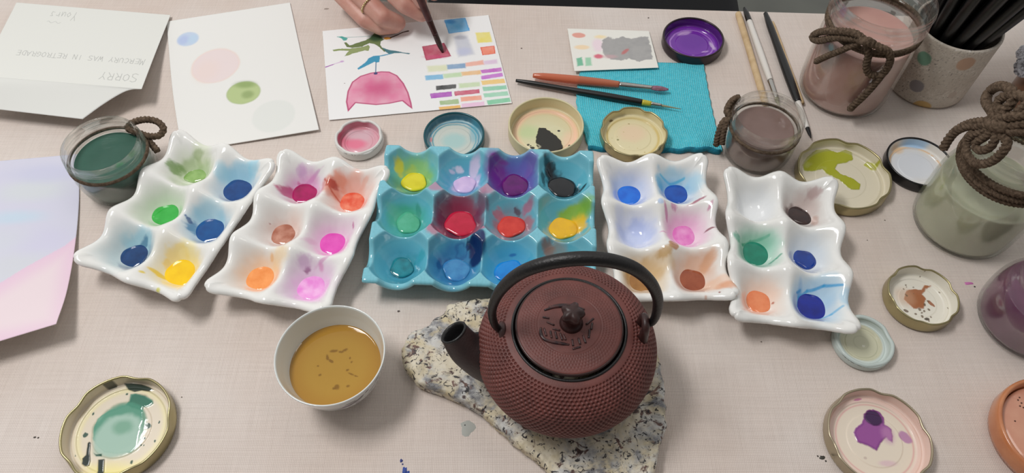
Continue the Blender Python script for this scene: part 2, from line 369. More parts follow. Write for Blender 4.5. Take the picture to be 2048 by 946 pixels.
# painted strip of swatches with the upside-down pink cat head
def p_swatch(p, U, V):
    z = zm(620, 0, 3.784)
    Q = lambda pts: [z(*q) for q in pts]
    mm = lambda n: n * .00012
    cat = Q([(287, 846), (272, 770), (284, 690), (318, 620), (380, 575), (460, 550), (540, 540), (600, 542), (660, 570), (710, 630), (745, 700), (768, 780), (775, 825), (740, 800), (698, 765), (600, 785), (500, 795), (400, 786), (346, 780)])
    p.poly(cat, (232, 128, 168), .95, edge=((176, 44, 100), .0011, .95), tex=(.35, 130)); c = z(520, 670)
    d = p.sd(cat); p.lay((d < -.001) * (1 - sst(.0, .03, np.hypot(p.X - c.x, (p.Y - c.y) * 1.3))), (205, 70, 125), .75)
    p.blob(z(497, 556), mm(16), mm(14), (40, 70, 120), .9); p.line(Q([(500, 465), (497, 550)]), .0005, (60, 110, 150), .9)
    # splash
    p.line(Q([(470, 272), (350, 280), (240, 285)]), [.0004, .0003, .0005], (120, 165, 165), .8)
    p.poly(Q([(205, 278), (240, 274), (285, 290), (275, 305), (255, 308), (235, 290)]), (50, 165, 155), .9, nz=.0004)
    g = Q([(500, 240), (535, 240), (522, 265), (545, 288), (562, 300), (535, 312), (530, 335), (545, 362), (585, 388), (560, 392), (525, 355), (490, 335), (450, 325), (395, 352), (320, 362), (278, 355), (258, 322), (275, 320), (300, 345), (360, 325), (420, 305), (455, 285)])
    p.poly(g, (104, 122, 62), .95, nz=.0005, edge=((70, 95, 50), .0006, .5)); p.blob(z(500, 285), mm(60), mm(45), (48, 76, 52), .9, soft=.5); p.blob(z(520, 255), mm(20), mm(20), (35, 50, 40), .8, soft=.4)
    p.poly(Q([(170, 378), (210, 370), (300, 368), (400, 355), (440, 340), (455, 355), (440, 385), (420, 380), (380, 392), (330, 402), (290, 420), (260, 425), (285, 395), (300, 385), (230, 382), (180, 388)]), (140, 156, 86), .9, nz=.0006, edge=((110, 135, 60), .0006, .5))
    p.poly(Q([(545, 360), (600, 378), (650, 384), (700, 396), (758, 403), (750, 410), (690, 402), (640, 402), (600, 412), (575, 392)]), (62, 120, 132), .95, nz=.0003)
    p.poly(Q([(630, 400), (590, 415), (530, 428), (524, 470), (500, 474), (488, 468), (455, 484), (410, 508), (366, 526), (360, 516), (420, 472), (445, 440), (480, 424), (540, 418)]), (48, 152, 190), .95, nz=.0004)
    p.blob(z(585, 290), mm(32), mm(16), (228, 160, 40), .95, nz=.3); p.line(Q([(610, 285), (660, 265), (700, 245), (742, 235)]), [.0009, .0007, .0007, .0011], (74, 50, 40), .95)
    p.line(Q([(118, 508), (170, 490), (185, 484)]), [.0008, .0006, .0003], (168, 90, 178), .9); p.line(Q([(185, 484), (240, 466)]), [.0004, .0008], (215, 180, 220), .8); p.blob(z(243, 465), mm(16), mm(12), (205, 165, 215), .8, soft=.4)
    p.blob(z(262, 630), mm(5), mm(4), (130, 100, 100), .8)
    def sw(pts, col, a=.92, e=None, soft=.0005, tex=(.25, 160), nz=.0004): p.poly(Q(pts), col, a, soft, e, nz, 500, tex=tex)
    sw([(1016, 152), (1175, 134), (1210, 232), (1050, 255)], (86, 184, 240), .95, ((40, 140, 215), .0007, .6)); p.blob(z(1060, 165), mm(45), mm(25), (20, 125, 205), .6, soft=.6)
    sw([(1088, 280), (1140, 258), (1190, 270), (1245, 410), (1125, 430)], (190, 194, 210), .75, soft=.0025); p.blob(z(1140, 285), mm(45), mm(25), (150, 152, 162), .5, soft=.6)
    p.blob(z(1165, 390), mm(60), mm(45), (190, 196, 232), .5, soft=.6)
    sw([(1252, 248), (1360, 242), (1380, 318), (1270, 325)], (240, 225, 90), .92, soft=.001)
    sw([(1290, 358), (1395, 345), (1405, 405), (1305, 418)], (246, 130, 95), .95, ((225, 80, 60), .0008, .8))
    sw([(848, 352), (1015, 325), (1070, 425), (878, 458)], (190, 42, 84), .96, ((155, 30, 70), .0008, .6)); p.blob(z(950, 430), mm(90), mm(22), (215, 85, 130), .6, soft=.6)
    sw([(885, 500), (1040, 490), (1040, 535), (895, 545)], (222, 228, 180), .8, soft=.0018); sw([(1035, 490), (1178, 478), (1178, 515), (1040, 525)], (118, 160, 200), .92, soft=.001)
    sw([(1175, 475), (1310, 455), (1318, 488), (1180, 505)], (244, 172, 150), .92, soft=.001); sw([(1310, 462), (1415, 448), (1420, 480), (1320, 490)], (225, 195, 225), .85, soft=.0015)
    sw([(870, 572), (1005, 562), (1010, 598), (875, 608)], (112, 186, 228), .92, soft=.0008); sw([(1008, 560), (1145, 545), (1150, 580), (1012, 592)], (190, 222, 170), .85, soft=.0012)
    sw([(1145, 545), (1290, 530), (1295, 562), (1150, 575)], (240, 190, 125), .92, soft=.0009); sw([(1290, 530), (1448, 510), (1455, 540), (1300, 556)], (196, 70, 196), .92, soft=.0006)
    sw([(1293, 575), (1455, 550), (1462, 578), (1300, 603)], (200, 90, 210), .92, soft=.0005); sw([(1293, 612), (1470, 595), (1478, 628), (1303, 643)], (246, 202, 100), .92)
    sw([(953, 650), (1105, 637), (1107, 668), (955, 684)], (22, 22, 26), .98); sw([(1125, 632), (1285, 620), (1288, 652), (1130, 668)], (200, 222, 172), .85, soft=.0012)
    sw([(1305, 658), (1485, 645), (1492, 675), (1312, 690)], (135, 208, 172), .92); sw([(908, 708), (1070, 693), (1075, 728), (915, 746)], (176, 52, 190), .94, ((140, 40, 160), .0005, .5))
    sw([(1092, 692), (1280, 675), (1285, 705), (1097, 725)], (206, 60, 102), .94, ((170, 40, 90), .0005, .5)); sw([(1310, 708), (1495, 690), (1505, 722), (1320, 738)], (150, 216, 182), .9)
    sw([(980, 765), (1122, 748), (1130, 785), (985, 795)], (160, 190, 130), .92); sw([(1138, 735), (1295, 722), (1302, 755), (1145, 768)], (246, 160, 130), .92)
    sw([(1337, 760), (1510, 738), (1520, 770), (1347, 794)], (118, 205, 160), .92); sw([(975, 810), (1138, 795), (1140, 835), (980, 848)], (240, 182, 66), .94); sw([(1145, 785), (1318, 768), (1322, 800), (1150, 815)], (240, 195, 226), .9)
sheet('swatch_sheet', [(645, 62, .001), (658, 240, .001)], [(977, 30, .001), (1024, 206, .001)], 560, 330, p_swatch,
      'white paper strip with a pink cat head and rows of colour swatches', 'paper', base=(243, 243, 243))

# small test card
def p_card(p, U, V):
    z = zm(1000, 0, 2.866, .002); Q = lambda pts: [z(*q) for q in pts]; r = lambda n: n * .00016
    p.blob(z(450, 200), r(42), r(26), (232, 160, 145), .9, soft=.15); p.blob(z(575, 210), r(36), r(18), (250, 228, 178), .8, soft=.5); p.blob(z(470, 272), r(48), r(22), (248, 220, 180), .85, soft=.3)
    p.blob(z(560, 260), r(36), r(60), (243, 222, 232), .9, soft=.4); p.poly(Q([(438, 340), (468, 332), (478, 382), (442, 388)]), (110, 190, 155), .9, .001, nz=.0005); p.poly(Q([(488, 336), (520, 334), (526, 384), (490, 386)]), (150, 210, 175), .85, .0012, nz=.0005)
    p.poly(Q([(588, 228), (620, 210), (655, 222), (700, 210), (750, 222), (800, 208), (850, 210), (868, 290), (876, 352), (830, 350), (800, 362), (740, 345), (690, 352), (630, 345), (598, 318), (580, 270)]), (160, 159, 160), .95, .0008, nz=.0016, ns=350, tex=(.18, 160))
    p.blob(z(565, 328), r(30), r(22), (222, 100, 125), .9, soft=.4); p.blob(z(630, 330), r(40), r(18), (215, 175, 180), .6, soft=.6); p.blob(z(716, 300), r(13), r(34), (200, 120, 120), .85, rot=-.7, soft=.4)
    e = Q([(388, 165), (855, 178), (908, 390), (425, 408)])
sheet('swatch_card', [(1135, 57, .0012), (1142, 100, .0024), (1149, 142, .0042)], [(1298, 62, .0012), (1308, 100, .0030), (1317, 135, .0048)], 240, 150, p_card,
      'small paper card with a grey wash, overlapping the turquoise cloth', 'paper', base=(240, 239, 232), th=.0006)

# pastel wash at the left edge
def p_wash(p, U, V):
    z = zm(0, 300, 2.365, .004); p.lay(np.ones(p.X.size), (216, 216, 233))
    for (X, Y, rx, ry, col, a) in [(150, 180, 150, 50, (216, 222, 226), .8), (60, 310, 120, 30, (200, 222, 238), .75), (200, 100, 160, 40, (206, 208, 232), .7), (220, 430, 120, 60, (212, 210, 234), .6), (60, 560, 160, 60, (214, 218, 224), .7), (-80, 430, 150, 60, (214, 219, 228), .7)]:
        c = z(X, Y); p.blob(c, rx * .00019, ry * .00023, col, a, .05, .7, .2)
    pk = [z(*q) for q in [(360, 410), (310, 455), (200, 520), (120, 570), (0, 655), (-150, 740), (-300, 800), (-300, 1000), (100, 960), (380, 900)]]
    p.poly(pk, (238, 221, 226), .95, .0025, nz=.001, ns=120)
    d = p.sd(pk); c = z(260, 520)
    p.lay((1 - sst(0, .022, -d)) * (d < .001), (234, 200, 224), .7)
sheet('pastel_painting', [(-150, 335, .001), (-160, 520, .002), (-175, 735, .02)], [(157, 308, .001), (158, 400, .001), (150, 490, .004), (134, 580, .012), (112, 648, .022)], 160, 180, p_wash,
      'lavender and pink wash painting with a lifted corner at the left edge', 'painting')

# ------------------------------------------------------------------ envelope with handwriting
GLY = {'S': [[(1, .9), (.6, 1), (.15, .9), (.1, .65), (.85, .4), (.9, .12), (.5, 0), (.05, .1)]], 'O': [[(.5, 1), (.1, .75), (.1, .25), (.5, 0), (.9, .25), (.9, .75), (.5, 1)]],
       'R': [[(.1, 0), (.1, 1), (.7, .95), (.8, .7), (.6, .5), (.1, .5)], [(.45, .5), (.95, 0)]], 'Y': [[(.05, 1), (.5, .5), (.95, 1)], [(.5, .5), (.4, 0)]],
       'M': [[(0, 0), (.15, 1), (.5, .35), (.85, 1), (1, 0)]], 'E': [[(.9, 1), (.1, 1), (.1, 0), (.9, 0)], [(.1, .5), (.75, .5)]], 'C': [[(.9, .85), (.5, 1), (.1, .6), (.15, .2), (.5, 0), (.9, .15)]],
       'U': [[(.1, 1), (.1, .25), (.5, 0), (.9, .25), (.9, 1)]], 'W': [[(0, 1), (.25, 0), (.5, .7), (.75, 0), (1, 1)]], 'A': [[(0, 0), (.5, 1), (1, 0)], [(.2, .4), (.8, .4)]], 'I': [[(.5, 0), (.5, 1)]],
       'N': [[(.1, 0), (.1, 1), (.9, 0), (.9, 1)]], 'T': [[(0, 1), (1, 1)], [(.5, 1), (.5, 0)]], 'G': [[(.9, .85), (.5, 1), (.1, .6), (.15, .15), (.6, 0), (.9, .2), (.9, .45), (.5, .45)]], 'D': [[(.1, 0), (.1, 1), (.6, .9), (.9, .5), (.6, .05), (.1, 0)]],
       'u': [[(.1, .6), (.15, .1), (.5, 0), (.8, .6), (.9, 0)]], 'r': [[(.1, .6), (.2, 0)], [(.15, .4), (.5, .6), (.8, .5)]], 's': [[(.8, .55), (.3, .55), (.7, .25), (.6, 0), (.1, .05)]], 'o': [[(.5, .6), (.1, .3), (.5, 0), (.9, .3), (.5, .6)]]}
def write(p, U, V, text, u0, u1, v0, h, w, col, a, slope=0.0):
    """handwriting that reads upside-down from here: starts at u0 on the right and runs to the left"""
    q = Paint(U * .19, V * .12, (0, 0, 0)); n = len(text); cw = (u0 - u1) / n; g = np.random.default_rng(len(text))
    for i, chh in enumerate(text):
        if chh == ' ': continue
        hh = h * (1.25 if i == 0 else 1)
        for st in GLY[chh]:
            j = g.normal(0, .03, 2)
            q.line([((u0 - (i + .82 * (x + j[0])) * cw) * .19, (v0 + slope * i + (y + j[1] - .5) * hh) * .12) for x, y in st], w, (255, 255, 255), 1, .00018)
    p.lay(q.col[:, 0], col, a)
def p_env(p, U, V):
    U = U.ravel(); V = V.ravel()
    ink = (150, 152, 150)
    write(p, U, V, 'MERCURY WAS IN RETROGRADE', .955, .15, .66, .062, .00026, ink, .8)
    write(p, U, V, 'SORRY', .95, .71, .875, .085, .00028, ink, .8)
    write(p, U, V, 'Yours', .42, .24, .13, .10, .00024, ink, .75)
    q = Paint(U * .19, V * .12, (0, 0, 0))
    q.line([(u * .19, (.225 + .012 * math.sin(u * 140)) * .12) for u in np.linspace(.34, .25, 14)], .00022, (255, 255, 255), 1, .00018); p.lay(q.col[:, 0], ink, .6)
env = thing('envelope', at(140, 110, 0), 'opened white envelope with upside-down handwriting, next to the sheet of dots', 'envelope')
sheet('body', [(33, 5, .003), (-3, 75, .012), (-42, 152, .026)], [(341, 30, .003), (313, 100, .011), (283, 178, .022)], 420, 200, p_env, parent=env, base=(229, 230, 225))
sheet('flap', [(-42, 152, .026), (-45, 170, .024), (-50, 213, .016)], [(283, 178, .022), (262, 179, .0215), (241, 187, .0205), (205, 209, .018), (165, 238, .015)], 60, 60, parent=env, base=(229, 230, 226))

# ------------------------------------------------------------------ turquoise cloth
def towel():
    m = bpy.data.materials.new('turquoise_waffle_cloth'); m.use_nodes = True; nt = m.node_tree; N = nt.nodes; K = nt.links; p = N['Principled BSDF']
    p.inputs['Roughness'].default_value = .95; p.inputs['Specular IOR Level'].default_value = .1
    uv = N.new('ShaderNodeUVMap'); w = []
    for d, s in (('X', 62), ('Y', 78)):
        q = N.new('ShaderNodeTexWave'); q.bands_direction = d; q.inputs['Scale'].default_value = s / 6.283 * 2; q.inputs['Distortion'].default_value = 2.0; q.inputs['Detail'].default_value = 2; q.inputs['Detail Scale'].default_value = 3
        K.new(uv.outputs[0], q.inputs['Vector']); w.append(q)
    mx = N.new('ShaderNodeMath'); mx.operation = 'MULTIPLY'; K.new(w[0].outputs['Fac'], mx.inputs[0]); K.new(w[1].outputs['Fac'], mx.inputs[1])
    n = N.new('ShaderNodeTexNoise'); n.inputs['Scale'].default_value = 30; n.inputs['Detail'].default_value = 4; K.new(uv.outputs[0], n.inputs['Vector'])
    ad = N.new('ShaderNodeMath'); ad.operation = 'MULTIPLY_ADD'; K.new(n.outputs['Fac'], ad.inputs[0]); ad.inputs[1].default_value = .7; K.new(mx.outputs[0], ad.inputs[2])
    r = N.new('ShaderNodeValToRGB'); r.color_ramp.elements[0].position = .2; r.color_ramp.elements[1].position = 1.2 - .2
    r.color_ramp.elements[0].color = L4((64, 196, 218)); r.color_ramp.elements[1].color = L4((132, 232, 246)); K.new(ad.outputs[0], r.inputs[0]); K.new(r.outputs[0], p.inputs['Base Color'])
    b = N.new('ShaderNodeBump'); b.inputs['Strength'].default_value = .8; b.inputs['Distance'].default_value = .001; K.new(ad.outputs[0], b.inputs['Height']); K.new(b.outputs[0], p.inputs['Normal'])
    L_ = resample([tuple(at(*q)) for q in [(1165, 118, .003), (1153, 200, .003), (1177, 293, .003)]], n=60); R_ = resample([tuple(at(*q)) for q in [(1408, 126, .003), (1424, 210, .003), (1446, 300, .003)]], n=60)
    nu, nv = 90, 60; u = np.linspace(0, 1, nu)[None, :, None]; P = L_[:, None] * (1 - u) + R_[:, None] * u
    U = u[0, :, 0][None].repeat(nv, 0); Vv = np.linspace(0, 1, nv)[:, None].repeat(nu, 1)
    e = np.minimum(np.minimum(U, 1 - U) * 2, np.minimum(Vv, 1 - Vv)); 
    P[..., 2] = T + .0013 + .0010 * fbm(U * 5, Vv * 5, 4) + .0004 * np.sin(U * 9 + Vv * 3) * .5
    P[..., 2] += .005 * np.exp(-((U - .83) / .1) ** 2 - ((Vv - .95) / .10) ** 2)              # lifted fold near the lower right
    P[..., 0] += .0004 * np.sin(Vv * 60) * (np.abs(U - .5) > .49); P[..., 1] += .0014 * (fbm(U * 12, Vv * 3, 8) - .5) * (Vv > .95)
    org = np.array(tuple(at(1300, 210, 0))); V0 = P.reshape(-1, 3) - org; n0 = nu * nv; V1 = V0.copy(); V1[:, 2] = .0003
    bi = np.r_[np.arange(nu), np.arange(1, nv) * nu + nu - 1, (nv - 1) * nu + np.arange(nu - 2, -1, -1), np.arange(nv - 2, 0, -1) * nu]; j = np.roll(bi, -1)
    me = mesh('cloth', np.vstack([V0, V1]), np.vstack([gridF(nu, nv)[:, ::-1], gridF(nu, nv) + n0, np.stack([bi, j, j + n0, bi + n0], -1)]))
    ul = me.uv_layers.new(name='UVMap'); li = np.zeros(len(me.loops), np.int32); me.loops.foreach_get('vertex_index', li)
    uvv = np.stack([np.r_[U.ravel(), U.ravel()], np.r_[Vv.ravel(), Vv.ravel()]], -1); ul.data.foreach_set('uv', uvv[li].astype(np.float32).ravel())
    root = thing('cloth', org, 'turquoise woven cloth lying under the two paintbrushes', 'cloth')
    link('fabric', me, m, root)
    # folded hem along the near side
    hem = [tuple(P[-1, i] - org + np.array((0, -.0008 + .0008 * math.sin(i * .5), -.0008))) for i in range(0, nu, 3)]
    tube('hem', hem, .0019, mat('turquoise_hem', (24, 132, 158), .95, noise=((20, 95, 118), 250, .4, .7), bump=(900, .6)), root, seg=10, step=.002, flat=(1, 1.6))
towel()

# ------------------------------------------------------------------ jar lids lying upside down
liner_m = matv('lid_liner', .38, .05, coat=.25)
def lid(label, px, py, zr, R, H, metal, base, paint, lugs=6, amp=.0012, wide=.0016, deep=.0016, group=None, name='paint_dish', rot=.2, panel=.55, ringc=None, tilt=0.0):
    c = at(px, py, zr); c.z = T
    root = thing(name, c, label, 'jar lid', group)
    b0 = deep
    pr = [(0.0, 0.0), (R * .7, 0), (R - .0016, 0), (R - .0005, .0006), (R, .002), (R, H * .35), (R, H * .7), (R, H - .0012)]
    rc = .0009 * wide / .0016
    for a in np.linspace(0, 1.35 * PI, 10): pr.append((R - rc + rc * math.cos(a), H - rc + rc * math.sin(a)))
    def mod(Rr, Z, TH):
        k = sst(H * .55, H * .85, Z); w = np.maximum(0, np.cos(lugs * (TH - rot))) ** 2
        return Rr - k * amp * w, Z - k * .0007 * w
    lathe('shell', pr, metal, root, 180, mod if lugs else None)
    ri = R - 1.75 * rc
    pf = np.array([(ri, H - 1.2 * rc), (ri - .0006, b0 + .0014), (ri - .0012, b0 + .0004), (ri - .002, b0 + .0002), (ri - .0028, b0 + .0007), (ri - .0052, b0 + .0007), (ri - .006, b0), (R * panel, b0), (R * panel - .0008, b0 + .0004), (R * .3, b0 + .0004), (0.0, b0 + .0004)])
    P = resample([(a, b, 0) for a, b in pf], n=130, smooth=False); th = np.arange(300) * 2 * PI / 300
    Rr = P[:, :1] * np.ones((1, 300)); Zz = P[:, 1:2] * np.ones((1, 300)); TH = np.repeat(th[None], 130, 0)
    if lugs: Rr, Zz = mod(Rr, Zz, TH)
    X = Rr * np.cos(TH); Y = Rr * np.sin(TH)
    p = Paint(X + c.x, Y + c.y, base); p.flat = (Zz.ravel() < b0 + .0012); p.c = c; p.R = R
    if ringc: p.lay(((Rr.ravel() > ri - .0056) & (Rr.ravel() < ri - .0026)).astype(float), ringc, .6)
    paint(p)
    Zz = Zz + np.where(p.flat, p.h, 0).reshape(Zz.shape)
    me = mesh('liner', np.stack([X, Y, Zz], -1).reshape(-1, 3), gridF(300, 130, True)); paintattr(me, p.col, p.wet)
    link('liner', me, liner_m, root)
    return root
gold = mat('gold_lacquer', (178, 168, 128), .3, .8, noise=((158, 148, 110), 30, .4, .7)); champagne = mat('champagne_metal', (176, 164, 140), .3, .8)
blackm = mat('black_lacquer', (22, 22, 24), .25); whitepl = mat('white_plastic', (222, 220, 216), .35); creampl = mat('cream_plastic', (214, 205, 165), .4); mint_pl = mat('pale_mint_plastic', (196, 208, 204), .35)
def pxm(n): return n * .00043
def pl_pink(p):
    p.lay(np.ones(p.X.size), (222, 170, 182), 1, .5); c = at(705, 290, .002); p.blob(at(690, 268, .003), .010, .016, (205, 85, 115), .75, soft=.5, wet=.8)
    p.blob(at(718, 268, .002), .012, .010, (218, 182, 192), .9, soft=.4); p.blob(at(712, 288, .002), .009, .006, (232, 120, 150), .9, soft=.5, wet=.9)
    p.blob(at(715, 244, .007), .012, .006, (200, 95, 115), .6, soft=.5)
lid('small white rimmed lid with pink paint, next to the swatch strip', 717, 272, .010, .0218, .0105, whitepl, (228, 215, 216), pl_pink, 5, .0009, .0024)
def pl_teal(p):
    p.lay(np.ones(p.X.size), (206, 212, 204), 1, .3); r = np.hypot(p.X - p.c.x, p.Y - p.c.y); n = .0016 * (fbm(p.X * 160, p.Y * 160, 3) - .5)
    for R0, w, col, a in ((.0256, .0016, (18, 104, 130), .95), (.0222, .0009, (28, 132, 165), .95), (.0198, .0006, (60, 160, 180), .85), (.0238, .0010, (176, 216, 226), .8)):
        p.lay(np.exp(-((r + n - R0) / w) ** 2), col, a)
    p.blob(at(908, 282, .002), .011, .009, (172, 208, 206), .9, soft=.4, wet=.9); p.blob(at(948, 262, .004), .004, .012, (80, 175, 200), .5, soft=.5)
    p.blob(at(862, 280, .002), .0012, .003, (205, 130, 135), .8)
lid('teal stained jar lid behind the turquoise egg tray, touching the swatch strip', 908, 268, .010, .0278, .0105, mat('dark_teal_lacquer', (24, 84, 94), .25, .2), (206, 214, 206), pl_teal, 0, 0, .0018)
def pl_cream(p):
    r = np.hypot(p.X - p.c.x, p.Y - p.c.y); p.lay(np.exp(-((r - .0275) / .003) ** 2), (244, 200, 170), .95); p.blob(at(1088, 275, .002), .021, .018, (220, 216, 178), .9, soft=.25)
    p.blob(at(1057, 265, .002), .010, .008, (196, 214, 160), .8, soft=.6); p.blob(at(1140, 285, .002), .007, .012, (246, 205, 180), .6, soft=.6)
    z = zm(1000, 0, 2.866, .002)
    p.poly([z(*q) for q in [(215, 760), (225, 735), (262, 738), (290, 760), (325, 785), (352, 812), (362, 845), (352, 890), (300, 900), (225, 880), (205, 820), (208, 790)]], (14, 11, 11), .98, .0004, nz=.0009, wet=1, h=.0006)
    for X, Y, a, b in ((337, 752, 8, 6), (398, 838, 8, 9), (162, 832, 8, 6), (185, 850, 14, 8), (175, 838, 5, 4)): p.blob(z(X, Y), a * .00017, b * .0002, (30, 26, 26), .95, wet=1)
    p.blob(z(320, 745), .006, .004, (226, 222, 190), .5, ring=.2, nz=.3); p.blob(z(195, 845), .006, .004, (226, 222, 190), .5, ring=.3, nz=.3)
lid('cream plastic lid holding a black paint blot, behind the turquoise egg tray', 1092, 250, .013, .0345, .0145, creampl, (220, 212, 172), pl_cream, 0, 0, .0016, .002, panel=.7)
def pl_cg(p):
    r = np.hypot(p.X - p.c.x, p.Y - p.c.y); p.lay(np.exp(-((r - .0235) / .0013) ** 2), (206, 180, 96), .8); p.blob(at(1263, 270, .002), .012, .010, (240, 205, 180), .9, soft=.5)
    p.blob(at(1260, 262, .002), .020, .016, (226, 214, 168), .4, soft=.3)
    p.blob(at(1222, 245, .003), .002, .0012, (110, 90, 40), .9, .6); p.blob(at(1235, 284, .002), .001, .001, (120, 120, 60), .8); p.blob(at(1257, 252, .002), .0008, .0008, (140, 120, 60), .8)
    p.spots((p.c.x, p.c.y), .022, 10, .0006, (190, 170, 100), .7, 5)
lid('scalloped gold lid with cream liner resting on the turquoise cloth', 1268, 262, .013, .0305, .0105, gold, (228, 218, 178), pl_cg, 7, .0016, .0016).location.z = T + .0030
def pl_purple(p):
    p.lay(np.ones(p.X.size), (118, 46, 168), 1, .7); r = np.hypot(p.X - p.c.x, p.Y - p.c.y); n = .002 * (fbm(p.X * 140, p.Y * 140, 3) - .5)
    p.lay(np.exp(-((r + n - .0215) / .0007) ** 2), (190, 140, 220), .8); p.blob(at(1385, 84, .002), .014, .012, (104, 30, 158), .8, soft=.4, wet=1)
    p.blob(at(1368, 66, .002), .008, .003, (205, 170, 220), .7, .3, .4, .3); p.blob(at(1425, 92, .002), .0018, .006, (214, 190, 228), .7, .3, .4, .3); p.blob(at(1410, 103, .002), .004, .001, (200, 160, 225), .8, .3, .4)
    p.lay(np.exp(-((r - .029) / .002) ** 2), (60, 30, 80), .6)
lid('dark rimmed lid filled with bright purple paint near the far table edge', 1387, 74, .011, .0308, .0115, mat('dark_bronze', (62, 52, 56), .3, .6), (120, 60, 160), pl_purple, 0, 0, .0018)
def pl_olive(p):
    z = zm(1580, 250, 2.013, .003); r = np.hypot(p.X - p.c.x, p.Y - p.c.y)
    p.poly([z(*q) for q in [(52, 160), (70, 128), (105, 100), (150, 95), (190, 108), (225, 97), (250, 110), (255, 135), (225, 150), (195, 155), (180, 175), (205, 195), (250, 210), (285, 235), (280, 258), (245, 258), (195, 215), (150, 195), (130, 175), (90, 185), (60, 180)]], (172, 176, 40), .96, .0004, nz=.0008, wet=1, h=.0005, edge=((150, 156, 30), .0009, .5))
    p.poly([z(*q) for q in [(298, 158), (310, 145), (330, 150), (352, 165), (345, 182), (328, 178)]], (178, 180, 50), .95, .0004, nz=.0006, wet=1, h=.0004); p.lay(np.exp(-((r - .034) / .0012) ** 2), (186, 178, 150), .5)
lid('gold rimmed lid with olive yellow paint, next to the purple-grey water jar', 1689, 345, .011, .0400, .0115, gold, (226, 218, 196), pl_olive, 6, .0022, .0016)
def pl_whiteb(p):
    p.blob(at(1828, 332, .002), .020, .018, (222, 228, 238), .8, soft=.4); r = np.hypot(p.X - p.c.x, p.Y - p.c.y); th = np.arctan2(p.Y - p.c.y, p.X - p.c.x)
    p.lay(np.exp(-((r - .0225) / .0009) ** 2) * (fbm(th * 2, r * 10, 4) > .42), (238, 190, 130), .8); p.blob(at(1828, 290, .003), .012, .0035, (175, 208, 238), .9, -.15, .5); p.blob(at(1795, 300, .002), .005, .004, (240, 200, 150), .6, soft=.5)
lid('black rimmed lid with a white liner and a pale blue smear', 1840, 322, .010, .0285, .0105, blackm, (232, 228, 222), pl_whiteb, 0, 0, .0016)
def pl_brown(p):
    z = zm(1580, 250, 2.013, .003)
    p.poly([z(*q) for q in [(468, 662), (500, 658), (530, 660), (545, 640), (568, 645), (548, 655), (536, 680), (550, 700), (540, 735), (500, 738), (475, 715), (462, 700)]], (168, 100, 56), .95, .0006, nz=.0012, ns=300, wet=.8, h=.0003); p.blob(z(465, 690), .007, .008, (210, 170, 140), .5, soft=.6)
    p.blob(z(570, 716), .004, .0016, (160, 92, 52), .9, -1.0, nz=.4); p.spots(z(560, 760), .012, 14, .0011, (110, 90, 66), .85, 3); p.spots(z(490, 650), .02, 14, .0007, (120, 104, 84), .8, 4); p.blob(z(555, 778), .002, .0012, (70, 60, 46), .95); p.blob(z(470, 745), .002, .001, (100, 80, 60), .9, -.6)
lid('gold rimmed lid with splattered brown paint, right of the white egg tray', 1847, 589, .012, .0268, .0125, gold, (234, 230, 218), pl_brown, 6, .0014, .0014)
def pl_mint(p):
    p.blob(at(1722, 685, .002), .0155, .0155, (202, 200, 172), .95, soft=.06, nz=.03, wet=.9); r = np.hypot(p.X - at(1722, 685, .002).x, p.Y - at(1722, 685, .002).y); p.lay(np.exp(-((r - .0055) / .0005) ** 2), (186, 186, 158), .7)
    p.blob(at(1727, 692, .002), .0012, .001, (228, 226, 210), .9); p.blob(at(1690, 660, .003), .004, .004, (170, 180, 160), .5, soft=.6)
lid('small pale mint lid with beige paint, peeking out under the white egg tray', 1729, 680, .008, .0222, .0085, mint_pl, (206, 216, 212), pl_mint, 4, .0008, .003)
def pl_purp(p):
    z = zm(1580, 620, 2.902, .003); r = np.hypot(p.X - p.c.x, p.Y - p.c.y)
    p.lay(sst(.0265, .029, r), (236, 206, 196), .8); p.lay(np.exp(-((r - .0262) / .0006) ** 2), (222, 160, 160), .7)
    p.poly([z(*q) for q in [(432, 600), (450, 580), (485, 572), (525, 590), (548, 620), (550, 660), (590, 690), (600, 735), (596, 765), (560, 735), (530, 770), (505, 812), (480, 800), (440, 780), (395, 765), (372, 710), (385, 680), (420, 655)]], (146, 56, 150), .94, .0006, nz=.0006, wet=1, h=.0005, edge=((110, 30, 125), .0012, .5))
    p.blob(z(485, 625), .0062, .0056, (52, 14, 70), .96, soft=.18, wet=1, h=.0008); p.blob(z(570, 720), .004, .006, (190, 130, 180), .7, soft=.6); p.blob(z(672, 735), .0035, .005, (186, 130, 176), .9, .7, .2, wet=.8); p.blob(z(395, 518), .003, .0009, (196, 120, 160), .9, .2); p.blob(z(570, 888), .006, .002, (222, 190, 198), .8, soft=.5); p.blob(z(440, 856), .0012, .001, (205, 188, 175), .9)
lid('scalloped grey-gold lid with a purple paint puddle at the bottom edge', 1760, 872, .011, .0352, .0115, champagne, (232, 220, 202), pl_purp, 6, .0016, .0016)
